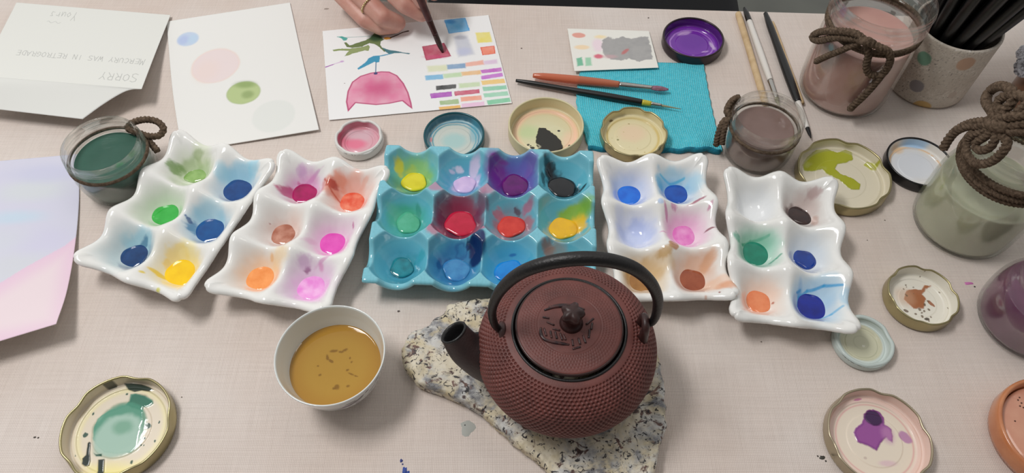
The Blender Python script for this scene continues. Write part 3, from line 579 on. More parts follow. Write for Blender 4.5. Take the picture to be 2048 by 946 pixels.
def pl_green(p):
    z = zm(60, 720, 4.186, .003); Q = lambda l: [z(*q) for q in l]; r = np.hypot(p.X - p.c.x, p.Y - p.c.y)
    p.lay(np.exp(-((r - .0295) / .0022) ** 2), (232, 222, 172), .8); p.blob(at(225, 955, .002), .02, .010, (232, 220, 140), .8, soft=.6)
    p.poly(Q([(840, 285), (880, 278), (960, 295), (1015, 330), (1025, 358), (990, 378), (945, 390), (935, 440), (935, 500), (910, 600), (890, 720), (840, 770), (700, 780), (620, 770), (560, 720), (525, 650), (530, 560), (560, 490), (640, 430), (740, 390), (800, 370), (828, 340)]), (150, 196, 178), .9, .0006, nz=.0006, wet=1, h=.0004, edge=((96, 160, 138), .0011, .6))
    p.poly(Q([(840, 285), (880, 278), (960, 295), (1015, 330), (1025, 358), (990, 378), (945, 390), (925, 420), (860, 400), (800, 372), (828, 340)]), (44, 112, 92), .9, .0012, nz=.0006, wet=1, h=.0005)
    p.blob(z(745, 560), .0185, .0175, (84, 152, 128), .85, soft=.1, wet=1, h=.0003); p.blob(z(740, 640), .0165, .0155, (176, 206, 192), .92, soft=.14, wet=1, h=.0003); p.blob(z(770, 560), .007, .005, (96, 158, 128), .6, soft=.5)
    p.poly(Q([(785, 195), (850, 190), (930, 200), (1000, 225), (1030, 245), (1000, 260), (930, 250), (870, 262), (820, 245)]), (22, 50, 46), .96, .0004, wet=1, h=.0003); p.line(Q([(660, 232), (715, 213)]), .0012, (44, 52, 40), .9)
    p.poly(Q([(478, 690), (490, 680), (503, 690), (495, 760), (498, 840), (490, 880), (460, 890), (432, 870), (432, 820), (462, 790)]), (22, 44, 48), .96, .0004, nz=.0002, wet=1, h=.0005)
    p.poly(Q([(565, 830), (618, 825), (612, 960), (560, 960)]), (24, 46, 52), .96, .0005, wet=1, h=.0005); p.poly(Q([(525, 772), (545, 785), (598, 782), (595, 802), (545, 802)]), (40, 90, 76), .95, .0004)
    for X, Y, a, b in ((455, 624, 20, 18), (980, 548, 26, 20), (948, 652, 14, 9), (843, 850, 10, 14), (804, 280, 9, 9), (522, 445, 9, 10), (1040, 672, 8, 10), (925, 708, 5, 6), (945, 708, 5, 6), (310, 800, 8, 6), (375, 800, 5, 5), (1075, 515, 6, 12)): p.blob(z(X, Y), a * .00009, b * .0001, (38, 84, 74), .92, nz=.3, wet=.8)
lid('large gold lid with dark and pale green paint in the lower left corner', 232, 850, .011, .0376, .0115, gold, (222, 210, 190), pl_green, 5, .0018, .0016)

# ------------------------------------------------------------------ ceramic egg-tray palettes
white_gl = matv('white_porcelain', .16, .05, coat=.3, sss=0.0); turq_gl = matv('turquoise_glaze', .12, .05, coat=.5)
def palette(label, cx, cy, ang, px_, py_, nc, nr, kind, base, paint, puddles, group, skew=0.0):
    a = math.radians(ang); ex = np.array((math.cos(a), math.sin(a))); ey = np.array((-math.sin(a + math.radians(skew)), math.cos(a + math.radians(skew))))
    root = thing('egg_tray_palette', (cx, cy, T), label, 'paint palette', group)
    st = .00055; W, Hh = nc * px_ / 2, nr * py_ / 2
    mg = .0035 if kind == 'w' else .0022
    nx, ny = int(2 * (W + mg) / st) | 1, int(2 * (Hh + mg) / st) | 1
    u = np.linspace(-W - mg, W + mg, nx)[None].repeat(ny, 0); v = np.linspace(-Hh - mg, Hh + mg, ny)[:, None].repeat(nx, 1)
    uc = np.clip(u, -W, W); vc = np.clip(v, -Hh, Hh)
    iu = np.clip(np.floor((uc + W) / px_), 0, nc - 1); iv = np.clip(np.floor((vc + Hh) / py_), 0, nr - 1)
    du = (uc + W) / px_ - iu - .5; dv = (vc + Hh) / py_ - iv - .5
    r = np.hypot(du, dv) * 2
    if kind == 'w':
        z = np.interp(r, [0, .36, .46, .58, .75, .9, 1.0, 1.15, 1.3, 1.42], [4.8, 5.0, 5.8, 8.6, 15.0, 20.5, 23.8, 27.6, 30.2, 31]) * .001
    else:
        z = np.interp(r, [0, .34, .46, .6, .78, .92, 1.0, 1.08, 1.16, 1.19, 1.5], [4.6, 4.8, 5.6, 7.8, 11.6, 15.0, 17.4, 21.4, 26.0, 26.6, 26.7]) * .001
    def blur(q, s):
        k = np.exp(-.5 * (np.arange(-3 * s, 3 * s + 1) / s) ** 2); k /= k.sum(); n = len(k) // 2
        for ax in (0, 1):
            pad = [(n, n) if i == ax else (0, 0) for i in (0, 1)]; qq = np.pad(q, pad, mode='edge')
            q = sum(k[i] * (qq[i:i + q.shape[0]] if ax == 0 else qq[:, i:i + q.shape[1]]) for i in range(len(k)))
        return q
    z = blur(z, 6 if kind == 'w' else 1)
    over = np.hypot(u - uc, v - vc)
    z = z - (60 if kind == 'w' else 25) * over ** 2
    # outer corners of the posts reach out a little
    if kind == 'w':
        cu = np.cos(2 * PI * ((vc + Hh) / py_)); cv = np.cos(2 * PI * ((uc + W) / px_)); f = sst(.6, 1, np.abs(uc) / W); g = sst(.6, 1, np.abs(vc) / Hh)
        u2 = u + np.sign(u) * f * .0022 * cu * sst(.0, 1, np.abs(uc) / W); v2 = v + np.sign(v) * g * .0022 * cv
        k = f * g * sst(.75, 1, np.abs(uc) / W) * sst(.8, 1, np.abs(vc) / Hh)
        u2 = u2 + np.sign(u) * .0012 * k; v2 = v2 + np.sign(v) * .0012 * k
        rc = .009; qa = (np.abs(u2) - (W + mg - rc)) / rc; qb = (np.abs(v2) - (Hh + mg - rc)) / rc; both = (qa > 0) & (qb > 0)
        f_ = np.where(both, np.maximum(qa, qb) / (np.hypot(qa, qb) + 1e-9), 1)
        u2 = np.where(both, np.sign(u2) * (W + mg - rc + rc * qa * f_), u2); v2 = np.where(both, np.sign(v2) * (Hh + mg - rc + rc * qb * f_), v2)
        z += .0006 * (fbm(u * 60, v * 60, int(abs(cx) * 1000)) - .5) * 2
    else: u2, v2 = u, v
    X = u2 * ex[0] + v2 * ey[0]; Y = u2 * ex[1] + v2 * ey[1]
    P = np.stack([X, Y, z], -1)
    zu = np.gradient(z, axis=1) / (u[0, 1] - u[0, 0]); zv = np.gradient(z, axis=0) / (v[1, 0] - v[0, 0])
    Nn = np.stack([-zu * ex[0] - zv * ey[0], -zu * ex[1] - zv * ey[1], np.ones_like(z)], -1); Nn /= np.linalg.norm(Nn, axis=-1, keepdims=True)
    th = .0050 if kind == 'w' else .0042; Q = P - Nn * th; Q[..., 2] = np.maximum(Q[..., 2], .0002)
    p = Paint(X + cx, Y + cy, base); p.z = z.ravel(); p.root = (cx, cy)
    cell = lambda i, j: np.array((cx, cy)) + ((i + .5) * px_ - W) * ex + (Hh - (j + .5) * py_) * ey
    p.cell = cell; p.iu = iu.ravel(); p.iv = (nr - 1 - iv).ravel(); p.r = r.ravel()
    paint(p)
    bi = np.r_[np.arange(nx), np.arange(1, ny) * nx + nx - 1, (ny - 1) * nx + np.arange(nx - 2, -1, -1), np.arange(ny - 2, 0, -1) * nx]
    Pb, Qb, Nb = P.reshape(-1, 3)[bi], Q.reshape(-1, 3)[bi], Nn.reshape(-1, 3)[bi]
    tn = np.roll(Pb, -5, 0) - np.roll(Pb, 5, 0); out = np.cross(tn, Nb); out /= np.linalg.norm(out, axis=1)[:, None] + 1e-9
    for _ in range(3): out = out + np.roll(out, 2, 0) + np.roll(out, -2, 0); out /= np.linalg.norm(out, axis=1)[:, None] + 1e-9
    mid = (Pb + Qb) / 2; half = np.linalg.norm(Pb - Qb, axis=1)[:, None] / 2; n0 = nx * ny; nb = len(bi)
    rings = [mid + half * (math.cos(t) * Nb + math.sin(t) * out) for t in np.linspace(0, PI, 7)[1:-1]]
    V = np.vstack([P.reshape(-1, 3), Q.reshape(-1, 3)] + rings)
    F = [gridF(nx, ny), gridF(nx, ny)[:, ::-1] + n0]
    ids = [bi] + [2 * n0 + k * nb + np.arange(nb) for k in range(5)] + [bi + n0]
    for A, B in zip(ids[:-1], ids[1:]): F.append(np.stack([A, B, np.roll(B, -1), np.roll(A, -1)], -1))
    me = mesh('tray', V, np.vstack(F))
    colx = np.vstack([p.col, np.tile(lin(base), (n0, 1))] + [p.col[bi]] * 2 + [np.tile(lin(base), (nb, 1))] * 3); paintattr(me, colx, np.r_[p.wet, np.zeros(len(V) - n0)])
    link('tray', me, white_gl if kind == 'w' else turq_gl, root)
    for q in puddles:
        i, j, ox, oy, rx, ry, rot, lev, col, col2, lab = q
        c = cell(i, j) + np.array((ox, oy)) * .001 - np.array((cx, cy)); g = np.random.default_rng(int(i * 7 + j * 3 + abs(cx) * 1e4))
        n = 72; tt = np.arange(n) * 2 * PI / n; ph = g.uniform(0, 6, 3)
        rad = 1 + .05 * np.sin(2 * tt + ph[0]) + .045 * np.sin(3 * tt + ph[1]) + .03 * np.sin(5 * tt + ph[2])
        VV = []; cr, sr = math.cos(rot), math.sin(rot)
        for f, zz in ((1.0, -.0012), (1.0, -.0002), (.97, .0003), (.9, .0006), (.7, .0008), (.35, .0009), (.05, .00092)):
            x = rad * f * rx * .00109 * np.cos(tt); y = rad * f * ry * .00115 * np.sin(tt)
            VV.append(np.stack([c[0] + x * cr - y * sr, c[1] + x * sr + y * cr, np.full(n, lev * .001 + .0006 + zz)], -1))
        VV = np.vstack(VV); FF = [tuple(f) for f in gridF(n, 7, True)] + [tuple(6 * n + k for k in range(n))]
        mm = mat('paint_%02x%02x%02x' % tuple(col), col, .06, coat=.3, noise=((col2, 110, .38, .68) if col2 else None))
        o = link('paint_puddle', mesh('paint_puddle', VV, FF), mm, root); o['label'] = lab
    return root
def st(p, px, py, z, rx, ry, col, a=.8, rot=0., soft=.35, nz=.3, wet=.3, **k): p.blob(at(px, py, z), rx * .001, ry * .001, col, a * (.72 if rx * ry > 40 else .9), rot, soft, nz, wet=wet, **k)
def ln(p, pts, z, w, col, a=.85, wet=.5): p.line([at(x, y, z) for x, y in pts], w * .001, col, a, .0004, wet)
def tint(p, i, j, col, a, rmax=1.05, nz=.25):
    m = (p.iu == i) & (p.iv == j); n = fbm(p.X * 90, p.Y * 90, i * 5 + j) - .5
    p.lay(m * (1 - sst(rmax * .55, rmax, p.r + nz * n)), col, a)
WH = (240, 240, 237)
def pw1(p):
    tint(p, 0, 0, (226, 232, 214), .8); tint(p, 0, 1, (216, 226, 208), .8, 1.2); tint(p, 0, 2, (208, 224, 226), .9, 1.2); tint(p, 1, 0, (205, 228, 240), .6); tint(p, 1, 1, (205, 228, 238), .8, 1.1); tint(p, 1, 2, (240, 232, 200), .8)
    st(p, 380, 335, .012, 12, 8, (150, 178, 110), .85, .5, .4, .6, .8); st(p, 355, 345, .010, 6, 5, (110, 150, 70), .8, .6, .4, .7); st(p, 402, 318, .012, 5, 3.5, (120, 150, 85), .8, 0, .4, .5); st(p, 405, 340, .010, 7, 6, (130, 170, 95), .7, 0, .4, .5); st(p, 410, 310, .014, 8, 12, (214, 226, 188), .7, .3, .5)
    st(p, 480, 358, .010, 13, 9, (120, 200, 232), .9, .1, .4, .3); st(p, 512, 345, .015, 6, 6, (150, 212, 236), .8, .6, .5, .4); st(p, 445, 350, .015, 5, 8, (170, 220, 238), .7, 0, .5)
    st(p, 333, 415, .010, 12, 8, (200, 226, 190), .7, 0, .5); st(p, 420, 440, .010, 13, 10, (140, 205, 228), .85, 0, .3); st(p, 425, 415, .016, 9, 7, (196, 226, 236), .8, 0, .5); st(p, 385, 455, .012, 4, 6, (40, 130, 180), .85, .4, .4, .7); st(p, 378, 440, .016, 1.6, 3, (25, 80, 140), .9, .7, .3, .6); st(p, 372, 432, .018, .8, .8, (30, 90, 150), .9)
    st(p, 280, 490, .010, 12, 10, (130, 200, 222), .8, .3, .35, .4); st(p, 285, 485, .012, 5, 3, (30, 110, 150), .8, .6, .4, .6)
    st(p, 360, 515, .012, 9, 9, (250, 212, 20), .95, 0, .25, .45, .8); st(p, 380, 520, .010, 9, 12, (246, 226, 110), .7, 0, .5, .4); st(p, 332, 525, .014, 3, 4, (246, 206, 20), .95, 0, .3, .5, .8); st(p, 318, 548, .014, 6, 1.8, (240, 205, 20), .95, -.4, .3, .5, .8); st(p, 290, 552, .018, 2, 1.2, (236, 210, 40), .9); st(p, 312, 577, .026, 2, 2.2, (220, 215, 60), .9, .4); st(p, 345, 510, .014, 14, 14, (244, 238, 214), .5, 0, .6)
g1 = 'white ceramic egg tray palettes'
# white tray list: label, centre, angle, pitches, paints, puddles
palette('white six-cup egg tray with green, blue and yellow paint, touching the green water jar', -.2706, .3524, -21.5, .0452, .0440, 2, 3, 'w', WH, pw1, [
    (0, 0, 1, 1, 9.5, 6, .2, 6.2, (150, 186, 112), (120, 160, 84), 'thin moss green paint'), (1, 0, 0, 0, 12.5, 11.5, 0, 8.2, (16, 72, 136), (10, 60, 120), 'deep blue paint'), (0, 1, 0, 0, 11.5, 9.5, .1, 7.0, (62, 180, 76), (52, 168, 66), 'bright green paint'),
    (1, 1, 0, 0, 11.8, 11, .2, 7.6, (12, 84, 148), (10, 70, 132), 'ocean blue paint'), (0, 2, 0, 0, 11.3, 9, .45, 7.2, (14, 66, 120), (10, 52, 100), 'navy blue paint'), (1, 2, 0, -.5, 12.2, 11.5, 0, 8.0, (248, 206, 10), (242, 194, 6), 'golden yellow paint')], None, skew=3)
def pw2(p):
    tint(p, 0, 0, (238, 228, 236), .8); tint(p, 1, 0, (242, 230, 226), .8); tint(p, 0, 1, (238, 230, 226), .8); tint(p, 1, 1, (238, 224, 232), .9, 1.15); tint(p, 0, 2, (242, 232, 222), .8, 1.15); tint(p, 1, 2, (234, 218, 232), .9, 1.2)
    st(p, 608, 350, .020, 10, 8, (226, 180, 222), .75, .2, .5, .5); st(p, 600, 330, .026, 4, 4, (214, 170, 215), .8, .3, .5, .6); st(p, 618, 345, .022, 9, 1.3, (205, 140, 196), .8, .4, .5, .5); st(p, 590, 348, .022, 1, 1.2, (205, 140, 170), .8); st(p, 612, 375, .010, 13, 9, (226, 150, 205), .8, .1, .35, .4); st(p, 580, 390, .009, 8, 5, (190, 20, 110), .9, .2, .3, .6, .8); st(p, 605, 366, .012, 5, 2, (200, 60, 140), .8, 0, .4, .6)
    st(p, 693, 385, .010, 15, 13, (240, 160, 136), .9, .1, .3, .35, .6); st(p, 662, 384, .012, 8, 9, (216, 110, 80), .85, .3, .4, .6, .7); st(p, 668, 378, .012, 4.5, 4, (180, 50, 35), .9, 0, .3, .5, .8); st(p, 682, 362, .018, 4, 6, (236, 150, 125), .85, .3, .5, .6); st(p, 715, 375, .012, 7, 8, (240, 176, 156), .8, 0, .5, .5, ring=.35); st(p, 730, 360, .020, 5, 1.8, (236, 172, 152), .85, .6, .5, .5); st(p, 738, 368, .020, 7, 11, (242, 214, 204), .7, 0, .6); ln(p, [(655, 375), (668, 395), (690, 412)], .008, .7, (196, 80, 56), .8)
    st(p, 588, 440, .016, 8, 9, (240, 216, 206), .7, 0, .6); st(p, 566, 462, .008, 11, 10, (206, 150, 130), .6, 0, .4); st(p, 535, 437, .020, .6, .6, (170, 110, 110), .8)
    st(p, 660, 480, .010, 13, 11, (238, 178, 224), .75, 0, .4); st(p, 700, 450, .022, 8, 8, (236, 214, 228), .7, 0, .6); st(p, 706, 450, .022, .9, 3, (190, 80, 150), .85, .1, .4, .6); st(p, 622, 485, .014, 5, 3, (230, 190, 215), .7, .4, .5, .5)
    st(p, 522, 548, .009, 14, 12, (250, 206, 160), .85, .1, .45); st(p, 560, 515, .018, 8, 10, (246, 214, 160), .85, -.5, .45, .5); st(p, 540, 507, .022, 1.8, 2.5, (240, 190, 130), .8); 
    st(p, 610, 528, .022, 2.4, 1.6, (130, 40, 110), .9, .4, .4, .5); st(p, 606, 515, .024, 5, 4, (206, 170, 205), .8, .6, .5, .6); st(p, 645, 520, .020, 7, 1.6, (216, 160, 200), .8, .5, .5, .6); st(p, 640, 528, .02, 2, 2.5, (220, 150, 196), .8, .5, .5); st(p, 622, 575, .009, 13, 12, (236, 176, 228), .8, 0, .4)
palette('white six-cup egg tray with magenta, orange and pink paint, left of the turquoise tray', -.1678, .3360, -12, .0430, .0440, 2, 3, 'w', WH, pw2, [
    (0, 0, 0, 0, 11, 9, .1, 7.2, (176, 8, 96), (150, 4, 80), 'magenta paint'), (1, 0, 1, -1, 10.5, 10, 0, 7.0, (226, 78, 48), (240, 140, 110), 'orange red paint'), (0, 1, 0, 0, 9.8, 9.0, .1, 6.6, (166, 98, 76), (200, 146, 126), 'rust brown paint'),
    (1, 1, 0, 0, 10.2, 9.8, 0, 7.0, (232, 92, 192), (222, 70, 180), 'bright pink paint'), (0, 2, 0, 0, 11.2, 10.2, .1, 7.2, (250, 166, 98), (240, 146, 74), 'peach orange paint'), (1, 2, 0, 0, 11.2, 10.2, 0, 7.2, (236, 140, 220), (246, 190, 236), 'light pink paint')], None, skew=-2)
def pw3(p):
    tint(p, 0, 0, (222, 228, 244), .9, 1.15); tint(p, 1, 0, (220, 234, 246), .7); tint(p, 0, 1, (226, 230, 244), .9, 1.15); tint(p, 1, 1, (242, 220, 232), .95, 1.2); tint(p, 0, 2, (238, 226, 206), .9, 1.15); tint(p, 1, 2, (242, 226, 214), .9, 1.2)
    st(p, 1250, 378, .009, 12, 9, (170, 200, 242), .7, 0, .4); st(p, 1320, 362, .018, 4, 8, (60, 185, 232), .8, .2, .5, .5, .6); st(p, 1350, 355, .018, 12, 8, (160, 218, 242), .85, 0, .4, .4); ln(p, [(1322, 345), (1345, 350), (1372, 345)], .022, .8, (90, 195, 232), .8); st(p, 1385, 375, .012, 7, 9, (150, 212, 240), .8, 0, .5); st(p, 1345, 375, .010, 11, 7, (60, 160, 220), .7, 0, .4)
    st(p, 1272, 468, .008, 15, 11, (186, 200, 240), .9, .2, .3, .4, .7); st(p, 1276, 447, .014, 6, 6, (190, 202, 240), .85, 0, .35, .4); st(p, 1320, 408, .024, 2.4, 2.4, (186, 210, 245), .9); st(p, 1238, 430, .018, 4, 6, (206, 214, 240), .6, 0, .5)
    st(p, 1330, 430, .018, 1.2, 6, (200, 110, 165), .85, .15, .4, .6); st(p, 1348, 412, .022, 2.6, 2.6, (205, 130, 175), .8, .4, .4, .6); st(p, 1396, 398, .026, 7, 1.4, (160, 40, 90), .9, .35, .4, .5); st(p, 1420, 412, .026, 1.4, 4, (200, 120, 160), .85, -.5, .4); st(p, 1420, 460, .02, 4, .9, (130, 20, 60), .9, .1, .3, .4); st(p, 1364, 458, .010, 12, 9, (236, 160, 212), .8, .2, .4); st(p, 1325, 470, .015, 3, 1, (220, 150, 190), .7)
    st(p, 1348, 488, .027, 4.2, 4, (190, 130, 86), .95, 0, .15, .15, .7); st(p, 1315, 530, .018, 14, 10, (222, 190, 140), .85, .3, .4, .6); st(p, 1330, 508, .022, 6, 4, (200, 160, 100), .8, .4, .4, .7); st(p, 1280, 545, .012, 14, 10, (214, 178, 120), .8, .1, .4, .5); st(p, 1262, 550, .014, 4, 8, (206, 160, 90), .7, 0, .4, .5)
    st(p, 1395, 530, .014, 12, 9, (230, 176, 140), .8, .3, .5, .5); st(p, 1418, 515, .022, 7, 4, (226, 170, 130), .8, .9, .45, .5); st(p, 1430, 572, .016, 14, 7, (242, 200, 170), .85, -.1, .35, .5); st(p, 1455, 575, .022, 8, 4, (226, 150, 100), .75, -.1, .5, .4); st(p, 1414, 595, .026, 1.4, 3, (205, 130, 90), .85); st(p, 1438, 587, .024, .9, .9, (150, 60, 50), .9)
palette('white six-cup egg tray with blue, lilac, pink and brown paint, behind the teapot', .1215, .3388, 1.5, .0405, .0432, 2, 3, 'w', WH, pw3, [
    (0, 0, 0, 0, 10.4, 9.8, .1, 7.2, (28, 118, 226), (20, 100, 210), 'bright blue paint'), (1, 0, 0, 0, 10.8, 9.8, -.3, 7.2, (8, 84, 180), (6, 68, 160), 'cobalt blue paint'), (1, 1, 0, 0, 9.5, 9, -.2, 6.6, (222, 110, 190), (236, 160, 212), 'orchid pink paint'),
    (0, 2, 0, 0, 10.8, 9.2, 0, 7.0, (150, 104, 52), (170, 122, 66), 'ochre brown paint'), (1, 2, -.5, -.5, 10.8, 9.8, -.15, 7.2, (158, 84, 54), (140, 68, 42), 'sienna brown paint')], None)
def pw4(p):
    tint(p, 0, 0, (232, 235, 238), .8); tint(p, 1, 0, (226, 218, 214), .7); tint(p, 0, 1, (206, 232, 220), .9, 1.1); tint(p, 1, 1, (228, 236, 242), .8); tint(p, 0, 2, (242, 234, 226), .8); tint(p, 1, 2, (212, 232, 244), .9, 1.15)
    st(p, 1612, 408, .016, 9, 12, (206, 184, 178), .9, -.4, .4, .4, .5); st(p, 1588, 415, .014, 7, 5, (110, 80, 76), .85, .4, .35, .5, .8); st(p, 1632, 380, .024, 5, 4, (190, 160, 158), .8, .3, .4, .6); st(p, 1630, 440, .013, 2, 6, (200, 160, 146), .7, -.3, .4, .5)
    ln(p, [(1490, 478), (1508, 468), (1540, 466)], .02, .9, (70, 165, 130), .8); st(p, 1475, 474, .022, 3.5, 3.5, (90, 180, 150), .85, .3, .4, .6); st(p, 1530, 490, .014, 12, 9, (170, 222, 204), .85, .2, .4); ln(p, [(1540, 525), (1552, 518), (1560, 512)], .016, .8, (60, 160, 130), .7); st(p, 1512, 490, .010, 11, 8, (80, 175, 140), .7, 0, .4)
    st(p, 1612, 510, .010, 10, 8, (200, 220, 240), .7, 0, .5); st(p, 1522, 592, .009, 11, 10, (246, 200, 170), .7, 0, .45); st(p, 1548, 603, .012, .9, .9, (180, 80, 40), .9); st(p, 1536, 606, .01, 1.4, 2, (230, 140, 100), .8)
    st(p, 1640, 585, .014, 15, 12, (180, 218, 242), .85, 0, .35, .3); ln(p, [(1604, 600), (1606, 582), (1622, 570), (1650, 568), (1680, 577)], .020, .9, (70, 170, 226), .85); ln(p, [(1640, 634), (1660, 632), (1676, 625)], .012, .9, (110, 190, 232), .7); st(p, 1604, 590, .014, 3, 8, (70, 165, 226), .8, .1, .5, .4); st(p, 1690, 600, .020, 4, 8, (170, 215, 242), .7, 0, .5, .4); ln(p, [(1602, 572), (1610, 566)], .024, .7, (40, 150, 215), .8)
palette('white six-cup egg tray with dark brown, emerald and blue paint, farthest right of the trays', .2165, .3182, -7.5, .0400, .0445, 2, 3, 'w', WH, pw4, [
    (1, 0, -1.5, .5, 10.5, 7.5, -.5, 6.8, (44, 28, 28), (60, 38, 34), 'dark brown paint'), (0, 1, 0, 0, 12, 10.8, -.25, 7.6, (14, 134, 108), (8, 118, 94), 'emerald green paint'), (1, 1, -.5, 1, 9, 7.6, -.5, 6.6, (20, 62, 150), (14, 50, 130), 'royal blue paint'),
    (0, 2, 0, 0, 9.6, 9.0, -.2, 6.8, (236, 146, 100), (226, 126, 80), 'salmon orange paint'), (1, 2, 0, 0, 12.4, 11.6, -.2, 8.0, (8, 36, 150), (6, 26, 124), 'ultramarine paint')], None)
TQ = (104, 188, 208)
def ptq(p):
    z = lambda X, Y, h=.01: at(720 + X / 2.866, 270 + Y / 2.866, h)
    def s(X, Y, h, rx, ry, col, a=.8, rot=0., soft=.4, nz=.35, wet=.4, **k): p.blob(z(X, Y, h), rx * .001, ry * .001, col, a, rot, soft, nz, wet=wet, **k)
    for i in range(4):
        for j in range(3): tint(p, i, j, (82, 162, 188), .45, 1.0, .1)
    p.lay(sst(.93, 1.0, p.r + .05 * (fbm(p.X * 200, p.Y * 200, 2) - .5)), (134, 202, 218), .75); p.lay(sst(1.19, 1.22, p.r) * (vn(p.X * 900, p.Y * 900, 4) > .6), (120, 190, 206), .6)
    tint(p, 0, 0, (130, 196, 140), .75); s(300, 185, .014, 13, 12, (150, 200, 110), .7); s(225, 190, .012, 4, 6, (226, 214, 40), .85, .2, .35, .5, .8); s(290, 180, .014, 5, 3, (206, 210, 60), .7, .3, .4, .6); s(360, 240, .01, 8, 8, (150, 196, 90), .6); s(330, 140, .022, 8, 5, (150, 205, 130), .5)
    tint(p, 1, 0, (104, 172, 210), .6); s(655, 165, .018, 4.5, 9, (222, 206, 236), .85, -.2, .4, .6, .7); s(565, 180, .014, 4, 2.4, (230, 222, 242), .85, 0, .35, .6, .7); s(600, 290, .008, 11, 7, (226, 200, 236), .8, 0, .35, .5, .7); s(670, 250, .012, 2.4, 6, (214, 196, 234), .8, -.3, .4, .6); s(525, 185, .016, 2.5, 1.5, (214, 206, 236), .8)
    tint(p, 2, 0, (104, 92, 178), .9, 1.25, .2); s(770, 200, .018, 8, 16, (118, 34, 140), .8, .1, .5, .4, .6); s(830, 225, .012, 12, 10, (120, 36, 150), .8, 0, .45); s(970, 150, .022, 8, 8, (112, 70, 170), .7); s(900, 170, .016, 9, 8, (96, 110, 190), .6); s(800, 110, .026, 8, 2, (130, 40, 150), .7)
    s(1080, 180, .018, 3.2, 9, (20, 26, 34), .9, .35, .35, .6, .8); s(1095, 150, .022, 4, 3.5, (26, 34, 40), .85, .3, .4, .6); s(1110, 230, .012, 7, 6, (24, 28, 34), .9, .3, .35, .6, .8); s(1200, 300, .009, 8, 9, (24, 26, 30), .9, .4, .3, .5, .9); s(1275, 285, .018, 5, 1.3, (16, 24, 30), .95, .8, .3, .4, .8); ln(p, [(720 + 1215 / 2.866, 270 + 335 / 2.866), (720 + 1245 / 2.866, 270 + 325 / 2.866)], .013, .8, (20, 26, 30)); s(1050, 240, .016, 1.6, 7, (30, 50, 56), .8, .1, .4, .6)
    tint(p, 0, 1, (82, 180, 168), .6); s(270, 470, .010, 13, 11, (70, 176, 136), .75); s(330, 410, .016, 2, 6, (50, 150, 130), .7, .3, .4, .6); s(190, 440, .016, 7, 9, (96, 190, 150), .5)
    tint(p, 1, 1, (124, 46, 76), .92, 1.3, .3); s(580, 400, .014, 12, 9, (150, 40, 74), .7, 0, .4, .5); s(480, 430, .016, 7, 11, (112, 40, 70), .7, 0, .4, .5); s(700, 400, .018, 5, 9, (120, 50, 84), .7, 0, .4, .6)
    tint(p, 2, 1, (128, 150, 166), .85, 1.05, .3); s(965, 390, .020, 5, 4, (180, 100, 130), .8, .6, .4, .6); s(800, 430, .016, 5, 4, (196, 100, 120), .75, 0, .4, .7); s(905, 415, .016, 2, 4, (90, 60, 76), .8, .6, .4, .6); s(960, 500, .012, 5, 7, (190, 84, 90), .6, 0, .5, .5); s(800, 510, .010, 5, 5, (190, 84, 90), .6)
    tint(p, 3, 1, (100, 178, 190), .4); s(1225, 440, .014, 12, 8, (146, 186, 40), .9, 0, .3, .4, .6); s(1290, 420, .020, 6, 9, (130, 184, 60), .8, -.3, .4, .4); s(1245, 510, .010, 8, 9, (246, 196, 30), .9, 0, .3, .4, .8); s(1120, 530, .008, 6, 6, (232, 196, 60), .8, 0, .4, .4)
    tint(p, 0, 2, (70, 158, 186), .6); s(255, 735, .008, 10, 9, (30, 140, 156), .75, 0, .4, .5); s(240, 785, .008, 8, 4, (20, 90, 106), .7, .1, .5, .8); s(350, 680, .016, 3, 4, (50, 160, 176), .6)
    tint(p, 1, 2, (54, 126, 178), .9, 1.2, .3); s(680, 660, .012, 7, 15, (20, 40, 96), .92, -.15, .25, .7, .7); s(630, 620, .018, 3.4, 3.4, (16, 30, 80), .9, 0, .3, .6, .7); s(705, 600, .02, 1.6, 5, (20, 40, 96), .9, .2, .3, .5); s(665, 690, .01, 5, 9, (14, 34, 90), .9, -.2, .3, .6, .8); s(580, 660, .012, 5, 5, (40, 90, 150), .7, 0, .3, .5, ring=.3); s(450, 710, .016, 2, 5, (30, 80, 140), .7, 0, .4, .6); s(510, 760, .008, 4, 8, (20, 66, 136), .8, .1, .4, .4)
    tint(p, 2, 2, (70, 168, 212), .8, 1.2, .1); s(878, 652, .018, 3, 1, (40, 110, 180), .8); s(1080, 650, .018, 5, 6, (176, 110, 84), .85, .2, .4, .5); s(1140, 640, .018, 7, 5, (180, 150, 130), .6, 0, .5, .5); tint(p, 3, 2, (120, 176, 186), .6)
    s(435, 292, .0268, 7, 5, (186, 132, 160), .8, 0, .3, .2); s(735, 300, .0268, 7, 6, (186, 130, 160), .8, .3, .3, .3); s(420, 520, .0268, 6, 7, (190, 116, 140), .8, .3, .4, .4); s(700, 525, .0268, 2.5, 2, (186, 100, 130), .8); s(1020, 265, .0268, 1.5, 1.5, (130, 50, 110), .8); s(810, 428, .02, 2, 2, (190, 100, 120), .7)
